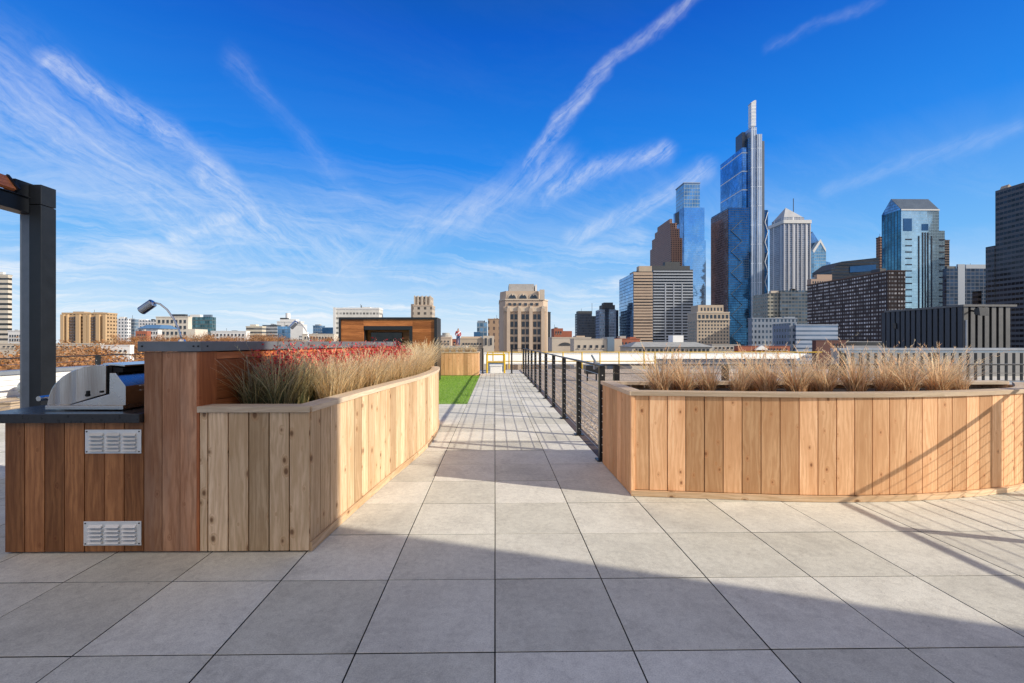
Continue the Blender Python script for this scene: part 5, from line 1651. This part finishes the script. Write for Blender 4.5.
mb = MB(); q = P(1007, 189, D + 25); mb.hexa([(q.x - 1, D + 25, q.z - 2), (q.x + 5, D + 25, q.z - 1), (q.x + 5, D + 30, q.z - 1), (q.x - 1, D + 30, q.z - 2)], [(q.x + 1.5, D + 25, q.z + 3.4), (q.x + 4.5, D + 25, q.z + 1), (q.x + 4.5, D + 30, q.z + 1), (q.x + 1.5, D + 30, q.z + 3.4)]); mb.build('roof_unit', M['tan'], t)

# low rise in front of the right skyline
pw_f = facade('pale_blue_windows', (.22, .26, .32), (.05, .08, .12), 3.2, 2.2, .5, .5, .4)  # shadow over these low blocks put into darker wall colours
t = bldg('office_building', 'pale blue office block with punched windows right of the skyscraper foot', 752, 797, 319, 260, pw_f, depth=22, parapet=.7); top(t, 784, 795, 316.8, M['coping'])
st_f = facade('striped_blue', (.34, .40, .50), (.18, .25, .36), 2.2, 80, 1, .4, .3)
t = bldg('office_building', 'low blue and white striped block before the brown lattice slab', 796, 838, 325.5, 225, st_f, depth=20, parapet=.5); roofthing(t['o'], PX(789.5, 226), t['x0'] - .02, 226, 240, GZ, PZ(323, 793, 226), pw_f, 'stair_block')
t = bldg('low_building', 'beige low warehouse behind the yellow rail with grey bay', 574, 607, 339.5, 118, M['stonelt'], depth=9, parapet=.2)
roofthing(t['o'], t['x1'] + .02, PX(614, 118), 117.6, 124, GZ, PZ(337, 610, 118), M['bluegrey'], 'glass_bay'); roofthing(t['o'], PX(614, 118) + .02, PX(622, 118), 118, 126, GZ, PZ(339, 618, 118), M['stone2'], 'wing')
windows(t, 576, 606, 343, 350, 5, 1, .4, .4)
t = bldg('low_building', 'jumble of red brick rooftops left of the long grey roof', 616, 640, 339, 165, M['brick'], depth=9, parapet=.2); top(t, 620, 626, 336, M['concrete']); top(t, 630, 636, 337, M['brick'], name='chimney')
windows(t, 617, 639, 341, 346, 6, 1, .5, .5)
D = 105.0
t = thing('long_roof_house', 'long low building with grey sloped roof and row of windows', 'building', (PX(680, D), D, GZ)); tag(t, t['label'], 'building')
xa, xb = PX(632, D), PX(712, D)
mb = MB(); mb.box(xa, xb, D, D + 10, GZ, PZ(347, 670, D)); mb.build('wall', M['stonelt'], t)
z0, z1 = PZ(346.9, 670, D), PZ(342.0, 670, D)
mb = MB(); mb.hexa([(xa - .4, D - .4, z0), (xb + .4, D - .4, z0), (xb + .4, D + 10.4, z0), (xa - .4, D + 10.4, z0)], [(xa + 2.2, D + 4, z1), (xb - 2.2, D + 4, z1), (xb - 2.2, D + 6, z1), (xa + 2.2, D + 6, z1)]); mb.build('roof', plain('grey_shingle', (.33, .34, .33), .8, 0, .15, .8), t)
windows({'o': t, 'D': D}, 634, 710, 348.2, 352.5, 18, 1, .6, .7, sill=False)
mb = MB(); mb.box(PX(673, D + 5), PX(683.5, D + 5), D + 5, D + 8, z1 - .2, PZ(335.4, 678, D + 5)); mb.build('roof_hut', M['white'], t)
t = bldg('low_building', 'grey shed roof left of the red rooftops near skyscraper foot', 712, 740, 345, 150, M['concrete'], depth=8, parapet=.2); windows(t, 714, 738, 346, 350, 6, 1, .5, .5)
t = bldg('low_building', 'low red brown sheds with white gable below the pale blue block', 738, 790, 346.4, 140, M['brick'], depth=8, parapet=.15); windows(t, 764, 788, 347.5, 351, 8, 1, .5, .5)
mb = MB(); pp(mb, [(755.5, 350), (768, 350), (767, 348.3), (762, 345.4), (757, 348.3)], 139.0, .9); mb.build('gable', M['white'], t['o'])
t = bldg('low_building', 'maroon brick wall block below the striped block', 816, 846, 340.8, 150, plain('maroon_brick', (.13, .055, .045), .8), depth=8, parapet=.2); windows(t, 833, 845, 342, 348, 4, 1, .4, .5)
t = bldg('low_building', 'grey banded parking deck at the foot of the brown lattice slab', 838, 900, 342, 200, facade('deck_bands', (.30, .30, .31), (.05, .05, .05), 3.0, 50, 1, .5, .1), depth=14, parapet=.3)

# low white shed on the left
t = bldg('low_building', 'white flat roofed shed between the autumn trees and the bar', 101, 130, 346, 60, M['white'], depth=9, parapet=.15, pm_=M['offwhite']); windows(t, 104, 128, 349, 353, 5, 1, .4, .5)
t = bldg('low_building', 'long beige low building behind the autumn trees at left', 0, 100, 344.3, 125, M['stonelt'], depth=12, parapet=.3); windows(t, 2, 99, 345.5, 348, 22, 1, .5, .6)

# low rises filling the distance
rf = random.Random(77)
fillm = [M['stone2'], M['cream'], M['concrete'], M['brick'], M['stonelt'], M['offwhite']]
names = ['beige', 'cream', 'grey', 'red brick', 'pale stone', 'white']
# ------------------------------------------------------------------ TREES
def tree_meshes(seed, h, cr, cols, n=9000, leaf=.30):
    rd = random.Random(seed)
    tr, lf = MB(), MB()
    tr.tube([(0, 0, 0), (.1, .05, h * .35), (.0, .1, h * .6), (.05, 0, h * .85)], [.32, .24, .15, .05], 7)
    tips = []
    for k in range(22):
        a = k * 2.4 + rd.uniform(-.3, .3); z0 = h * rd.uniform(.30, .8)
        ln = cr * rd.uniform(.55, 1.0) * (1.12 - abs(z0 / h - .5))
        p1 = Vector((math.cos(a) * ln * .5, math.sin(a) * ln * .5, z0 + ln * .35)); p2 = Vector((math.cos(a) * ln, math.sin(a) * ln, z0 + ln * rd.uniform(.45, .8)))
        tr.tube([(0, 0, z0), p1, p2], [.10, .06, .02], 5)
        tips += [p1.lerp(p2, .4), p2, p2 + Vector((rd.gauss(0, .6), rd.gauss(0, .6), rd.uniform(.2, 1.0)))]
        for q in range(4):
            e = p2 + Vector((rd.gauss(0, .9), rd.gauss(0, .9), rd.uniform(0, 1.5)))
            tr.tube([p1.lerp(p2, rd.random()), e], [.03, .012], 4); tips.append(e)
    tips += [Vector((rd.gauss(0, cr * .2), rd.gauss(0, cr * .2), h * rd.uniform(.8, 1.0))) for _ in range(8)]
    for k in range(n):
        c0_ = tips[rd.randrange(len(tips))]
        p = c0_ + Vector((rd.gauss(0, .55), rd.gauss(0, .55), rd.gauss(0, .45)))
        d = Vector((rd.gauss(0, 1), rd.gauss(0, 1), rd.gauss(0, .8))).normalized()
        e = d.cross(Vector((rd.gauss(0, 1), rd.gauss(0, 1), rd.gauss(0, 1)))).normalized()
        L = leaf * rd.uniform(.5, 1.1)
        c = cols[rd.randrange(len(cols))]; kk = rd.uniform(.6, 1.3); c = tuple(min(x * kk, .9) for x in c)
        lf.face([p - d * L * .5, p + e * L * .35, p + d * L * .5, p - e * L * .35], col=c)
    a_, b_ = tr.mesh('trunk'), lf.mesh('crown')
    a_.materials.append(M['bark']); b_.materials.append(M['leaf'])
    return a_, b_
OR = [(.52, .24, .085), (.60, .30, .12), (.42, .18, .06), (.55, .30, .15), (.36, .20, .09)]
BRN = [(.46, .26, .13), (.38, .20, .10), (.54, .34, .19), (.32, .18, .09)]
tms = [tree_meshes(201, 15.5, 4.4, OR), tree_meshes(202, 15.0, 4.8, BRN), tree_meshes(203, 16, 4.2, OR + BRN), tree_meshes(204, 14.5, 4.6, OR)]
rt = random.Random(9)
def put_tree(px, ytop, D, k, label, group):
    q = P(px, ytop, D)
    hs = [16.2, 15.8, 16.8, 15.2][k]
    s = (q.z - GZ) / hs
    t = thing('autumn_tree', label, 'tree', (q.x, D, GZ), group)
    t.scale = (s * rt.uniform(.95, 1.15), s, s); t.rotation_euler = (0, 0, rt.uniform(0, 6.28))
    link('trunk', tms[k][0], t); link('crown', tms[k][1], t)
near = [(-6, 349, 46), (12, 347, 50), (30, 347.5, 58), (-2, 361, 34), (22, 362, 36), (48, 351, 52), (64, 341.5, 64), (78, 344, 60), (92, 346, 66), (58, 360, 40), (74, 356, 44), (92, 361, 42), (104, 352, 78), (84, 350, 52), (118, 358, 46), (135, 358, 50)]
for i, (px, yt, D) in enumerate(near):
    side = 'left of the pergola post' if px < 22 else ('right of the pergola post' if px < 100 else 'beside the white shed')
    put_tree(px, yt, D, i % 4, 'rust brown tree %s, %s from left in near belt' % (side, ORD[sorted(range(len(near)), key=lambda q: near[q][0]).index(i)]), 'autumn trees behind the left roof')
farT = [(112, 341, 150), (124, 339, 170), (131, 336, 190), (142, 340, 150), (153, 337, 170), (164, 336.5, 160), (174, 336, 175), (184, 337, 190), (204, 334, 180), (212, 333, 170), (221, 336.5, 190), (243, 334.5, 170), (252, 333.5, 160), (261, 334, 175), (270, 336, 190), (284, 337.5, 170), (298, 338, 160), (312, 338, 180), (326, 337, 170)]
for i, (px, yt, D) in enumerate(farT):
    put_tree(px, yt, D, (i + 1) % 4, '%s small distant autumn tree from the left along the horizon above the bar' % ORD[i], 'distant autumn trees along the horizon')

# ------------------------------------------------------------------ every loose piece of these becomes a part of its own
def split_loose(o, newname):
    me = o.data
    nv = len(me.vertices)
    b0 = bmesh.new(); b0.from_mesh(me)
    bmesh.ops.remove_doubles(b0, verts=b0.verts, dist=1e-5)
    b0.verts.index_update()
    seen, comps = set(), []
    for v_ in b0.verts:
        if v_ in seen: continue
        stack, comp = [v_], []
        seen.add(v_)
        while stack:
            q_ = stack.pop(); comp.append(q_)
            for e_ in q_.link_edges:
                w_ = e_.other_vert(q_)
                if w_ not in seen:
                    seen.add(w_); stack.append(w_)
        comps.append(set(x_.index for x_ in comp))
    if len(comps) < 2 or len(comps) > 100:
        b0.free(); return
    for k_, cset in enumerate(comps):
        bb_ = b0.copy(); bb_.verts.ensure_lookup_table()
        bmesh.ops.delete(bb_, geom=[v_ for v_ in bb_.verts if v_.index not in cset], context='VERTS')
        m_ = bpy.data.meshes.new(newname); bb_.to_mesh(m_); bb_.free()
        for mm in me.materials: m_.materials.append(mm)
        n_ = bpy.data.objects.new(newname, m_); COL.objects.link(n_)
        n_.parent = o.parent; n_.location = o.location
    b0.free()
    bpy.data.objects.remove(o)
SPLIT = {'screw': 'screw', 'floor_bands': 'floor_band', 'spandrel_bands': 'spandrel_band', 'pivot_bolt': 'pivot_bolt', 'gable': 'gable', 'blue_window': 'blue_window',
         'cross_brace': 'cross_brace', 'side_brace': 'side_brace', 'bolt': 'bolt', 'balcony': 'balcony', 'window_band': 'window_band', 'pale_pier': 'pale_pier',
         'side_windows': 'side_window', 'vent_slot': 'vent_slot', 'rail': 'rail', 'leg': 'leg', 'core': 'core', 'shoulder': 'shoulder', 'right_glass': 'right_glass',
         'podium': 'podium', 'hood_gap': 'hood_gap', 'coping': 'coping', 'outer_frame': 'outer_frame', 'recess_lining': 'recess_lining', 'pier': 'pier', 'handle': 'handle'}
for o_ in list(bpy.data.objects):
    if o_.type == 'MESH' and o_.parent is not None and o_.name.split('.')[0] in SPLIT and o_.data.users == 1 and len(o_.children) == 0:
        split_loose(o_, SPLIT[o_.name.split('.')[0]])

# ------------------------------------------------------------------ LIGHT, SKY, CAMERA
world = bpy.data.worlds.new('World')
scene.world = world
world.use_nodes = True
wn = world.node_tree
wn.nodes.clear()
N = NT(wn)
SKY_FILL = .68
sky = N.n('ShaderNodeTexSky', sky_type='NISHITA')
sky.sun_disc = False
sky.sun_elevation = SUN_EL
sky.sun_rotation = SUN_AZ
sky.altitude = 100
sky.air_density = 1.0
sky.dust_density = 0.4
sky.ozone_density = 2.5
SKYS = 0.12
d = N.v('NORMALIZE', N.n('ShaderNodeTexCoord').outputs['Generated'])
dx, dy, dz = N.sep(d)
# clear deep blue winter sky: elevation colours blended with the physical sky
k_ = 1 / SKYS
rp_ = N.ramp(N.m('MAXIMUM', dz, 0.0), [(0.0, (.74, .86, .97)), (.06, (.54, .76, .97)), (.18, (.17, .49, .95)), (.36, (.014, .245, .86)), (.56, (.002, .115, .62)), (.70, (.006, .075, .30)), (1.0, (.012, .05, .16))])
skyc = N.mix(.96, sky.outputs[0], N.v('SCALE', rp_, scale=k_))
# fill light added in the unseen sky behind the viewpoint, and around the sun
fill_mask = N.m('MULTIPLY', N.m('MULTIPLY', N.maprange(dy, .1, -.4, 0, 1, True), N.maprange(dz, .26, .52, 0, 1, True)), N.maprange(dz, .6, 1.0, 1, .55, True))
skyc = N.mix(N.m('MULTIPLY', fill_mask, SKY_FILL), skyc, (1.66 * k_, 1.40 * k_, 1.06 * k_))
sunv = Vector((math.sin(SUN_AZ) * math.cos(SUN_EL), math.cos(SUN_AZ) * math.cos(SUN_EL), math.sin(SUN_EL)))
glow = N.maprange(N.v('DOT_PRODUCT', d, tuple(sunv), out=1), .75, 1.0, 0, .5, True)
skyc = N.mix(glow, skyc, (1.35 * k_, 1.2 * k_, 1.0 * k_))
# cirrus
warp = N.noise(d, 4.5, 5, .62, .0, 1)
dw = N.v('ADD', d, N.v('SCALE', N.v('SUBTRACT', warp, (.5, .5, .5)), scale=.07))
wx, wy, wz = N.sep(dw)
iz = N.m('DIVIDE', 1.0, N.m('ADD', N.m('MAXIMUM', wz, 0.0), .10))
plx, ply = N.m('MULTIPLY', wx, iz), N.m('MULTIPLY', wy, iz)
ca_, sa_ = math.cos(R(28)), math.sin(R(28))
pu = N.m('ADD', N.m('MULTIPLY', plx, ca_), N.m('MULTIPLY', ply, sa_))
pv = N.m('SUBTRACT', N.m('MULTIPLY', ply, ca_), N.m('MULTIPLY', plx, sa_))
wisp = N.noise(N.comb(N.m('MULTIPLY', pu, .55), N.m('MULTIPLY', pv, 1.9), 2.0), 1.0, 8, .72, .9)
patch = N.noise(N.comb(N.m('MULTIPLY', pu, .35), N.m('MULTIPLY', pv, .5), 7.0), 1.0, 3, .5, .3)
fib2 = N.noise(dw, 34, 5, .72, .8)
def aligned(pa, pb, idx):
    a, c = ray(*pa).normalized(), ray(*pb).normalized()
    e1 = (c - a).normalized(); e2 = a.cross(e1).normalized()
    return N.noise(N.comb(N.m('MULTIPLY', N.v('DOT_PRODUCT', dw, tuple(e1), out=1), 5.0), N.m('MULTIPLY', N.v('DOT_PRODUCT', dw, tuple(e2), out=1), 34.0), idx), 1.0, 8, .72, .8)
fibs = [aligned((45, 62), (275, 235), 1.0), aligned((525, 170), (660, 30), 4.0), wisp]
def fine_(pa, pb, idx):
    a, c = ray(*pa).normalized(), ray(*pb).normalized()
    e1 = (c - a).normalized(); e2 = a.cross(e1).normalized()
    return N.noise(N.comb(N.m('MULTIPLY', N.v('DOT_PRODUCT', dw, tuple(e1), out=1), 15.0), N.m('MULTIPLY', N.v('DOT_PRODUCT', dw, tuple(e2), out=1), 110.0), idx), 1.0, 5, .7, .3)
fines = [fine_((45, 62), (275, 225), 9.0), fine_((525, 170), (660, 40), 6.0), wisp]
texs = [N.maprange(N.m('ADD', N.m('ADD', N.m('MULTIPLY', f_, .70), N.m('MULTIPLY', g2_, .18)), N.m('MULTIPLY', fib2, .26)), .42, .78, .0, 1.0) for f_, g2_ in zip(fibs, fines)]
def streak(pts, amp, w, g_):
    out = None
    for (pa, pb) in zip(pts, pts[1:]):
        a, c = ray(*pa).normalized(), ray(*pb).normalized()
        ab = c - a
        da = N.v('SUBTRACT', dw, tuple(a))
        t_ = N.m('DIVIDE', N.v('DOT_PRODUCT', da, tuple(ab), out=1), ab.length_squared, clamp=True)
        ds = N.v('LENGTH', N.v('SUBTRACT', da, N.v('SCALE', tuple(ab), scale=t_)), out=1)
        out = ds if out is None else N.m('MINIMUM', out, ds)
    o_ = N.maprange(out, 0.0, w, 1.0, 0.0, True)
    return N.m('MULTIPLY', N.m('MULTIPLY', N.m('POWER', o_, 1.6), amp), texs[g_])
streaks = [([(40, 58), (105, 92), (160, 128), (205, 165), (240, 200), (275, 240)], .8, .040, 0),
           ([(195, 175), (222, 198), (240, 218), (170, 238)], .8, .036, 0),
           ([(725, -25), (660, 30), (605, 68), (560, 118), (525, 170)], .6, .020, 1),
           ([(606, 72), (572, 116), (546, 148), (538, 178), (546, 200)], .55, .024, 1),
           ([(555, 190), (600, 168), (662, 152)], .75, .036, 1),
           ([(570, 235), (640, 212), (700, 172)], .7, .038, 1),
           ([(875, 0), (765, 48)], .14, .016, 1), ([(1010, 132), (920, 162), (830, 192)], .20, .026, 1),
           ([(-20, 85), (90, 150), (200, 230), (340, 250)], .48, .15, 0),
           ([(230, 60), (330, 170), (420, 270)], .16, .04, 0),
           ([(0, 262), (180, 258), (330, 240)], .5, .05, 2), ([(340, 265), (470, 215), (560, 165)], .4, .075, 1), ([(365, 262), (430, 280), (540, 262), (640, 240)], .5, .05, 2)]
tot = None
for (pts_, amp_, w_, g_) in streaks:
    o_ = streak(pts_, amp_, w_, g_)
    tot = o_ if tot is None else N.m('MAXIMUM', tot, o_)
gen = N.m('MULTIPLY', N.m('MULTIPLY', N.maprange(wisp, .44, .72, 0, .95), N.maprange(patch, .36, .62, .15, 1.0)), N.maprange(dz, .06, .42, 1, .02, True))
east = N.maprange(dx, .25, .6, 1.0, .28)
gen = N.m('MULTIPLY', gen, east)
cl = N.m('SUBTRACT', 1.0, N.m('MULTIPLY', N.m('SUBTRACT', 1.0, tot), N.m('SUBTRACT', 1.0, gen)))
cl = N.m('MINIMUM', cl, .88)
cl = N.m('MULTIPLY', cl, N.m('GREATER_THAN', dz, 0.0))
cloudcol = N.comb(.95 * k_, .97 * k_, 1.0 * k_)
skyc = N.mix(cl, skyc, cloudcol)
bg = N.n('ShaderNodeBackground')
N.put(bg.inputs[0], skyc)
bg.inputs[1].default_value = SKYS
wo = N.n('ShaderNodeOutputWorld')
wn.links.new(bg.outputs[0], wo.inputs[0])

sun = bpy.data.lights.new('sun', 'SUN')
sun.energy = 5.0
sun.angle = R(.45)
sun.color = (1.0, .91, .78)
so = bpy.data.objects.new('sun', sun)
COL.objects.link(so)
sd = Vector((math.sin(SUN_AZ) * math.cos(SUN_EL), math.cos(SUN_AZ) * math.cos(SUN_EL), math.sin(SUN_EL)))
so.rotation_euler = sd.to_track_quat('Z', 'Y').to_euler()
so.location = (30, -10, 30)

cam = bpy.data.cameras.new('camera')
cam.sensor_fit = 'HORIZONTAL'
cam.sensor_width = 36
cam.lens = F * 36 / 1024
cam.shift_x = SH / 1024
cam.shift_y = .5 / 1024
cam.clip_start = .05
cam.clip_end = 12000
co = bpy.data.objects.new('camera', cam)
COL.objects.link(co)
co.location = (0, 0, H)
co.rotation_euler = (R(90), 0, -YAW)
scene.camera = co
scene.view_settings.view_transform = 'Standard'
scene.view_settings.look = 'None'
scene.view_settings.exposure = 0
scene.view_settings.gamma = 1
scene.cycles.use_denoising = True
scene.cycles.max_bounces = 8
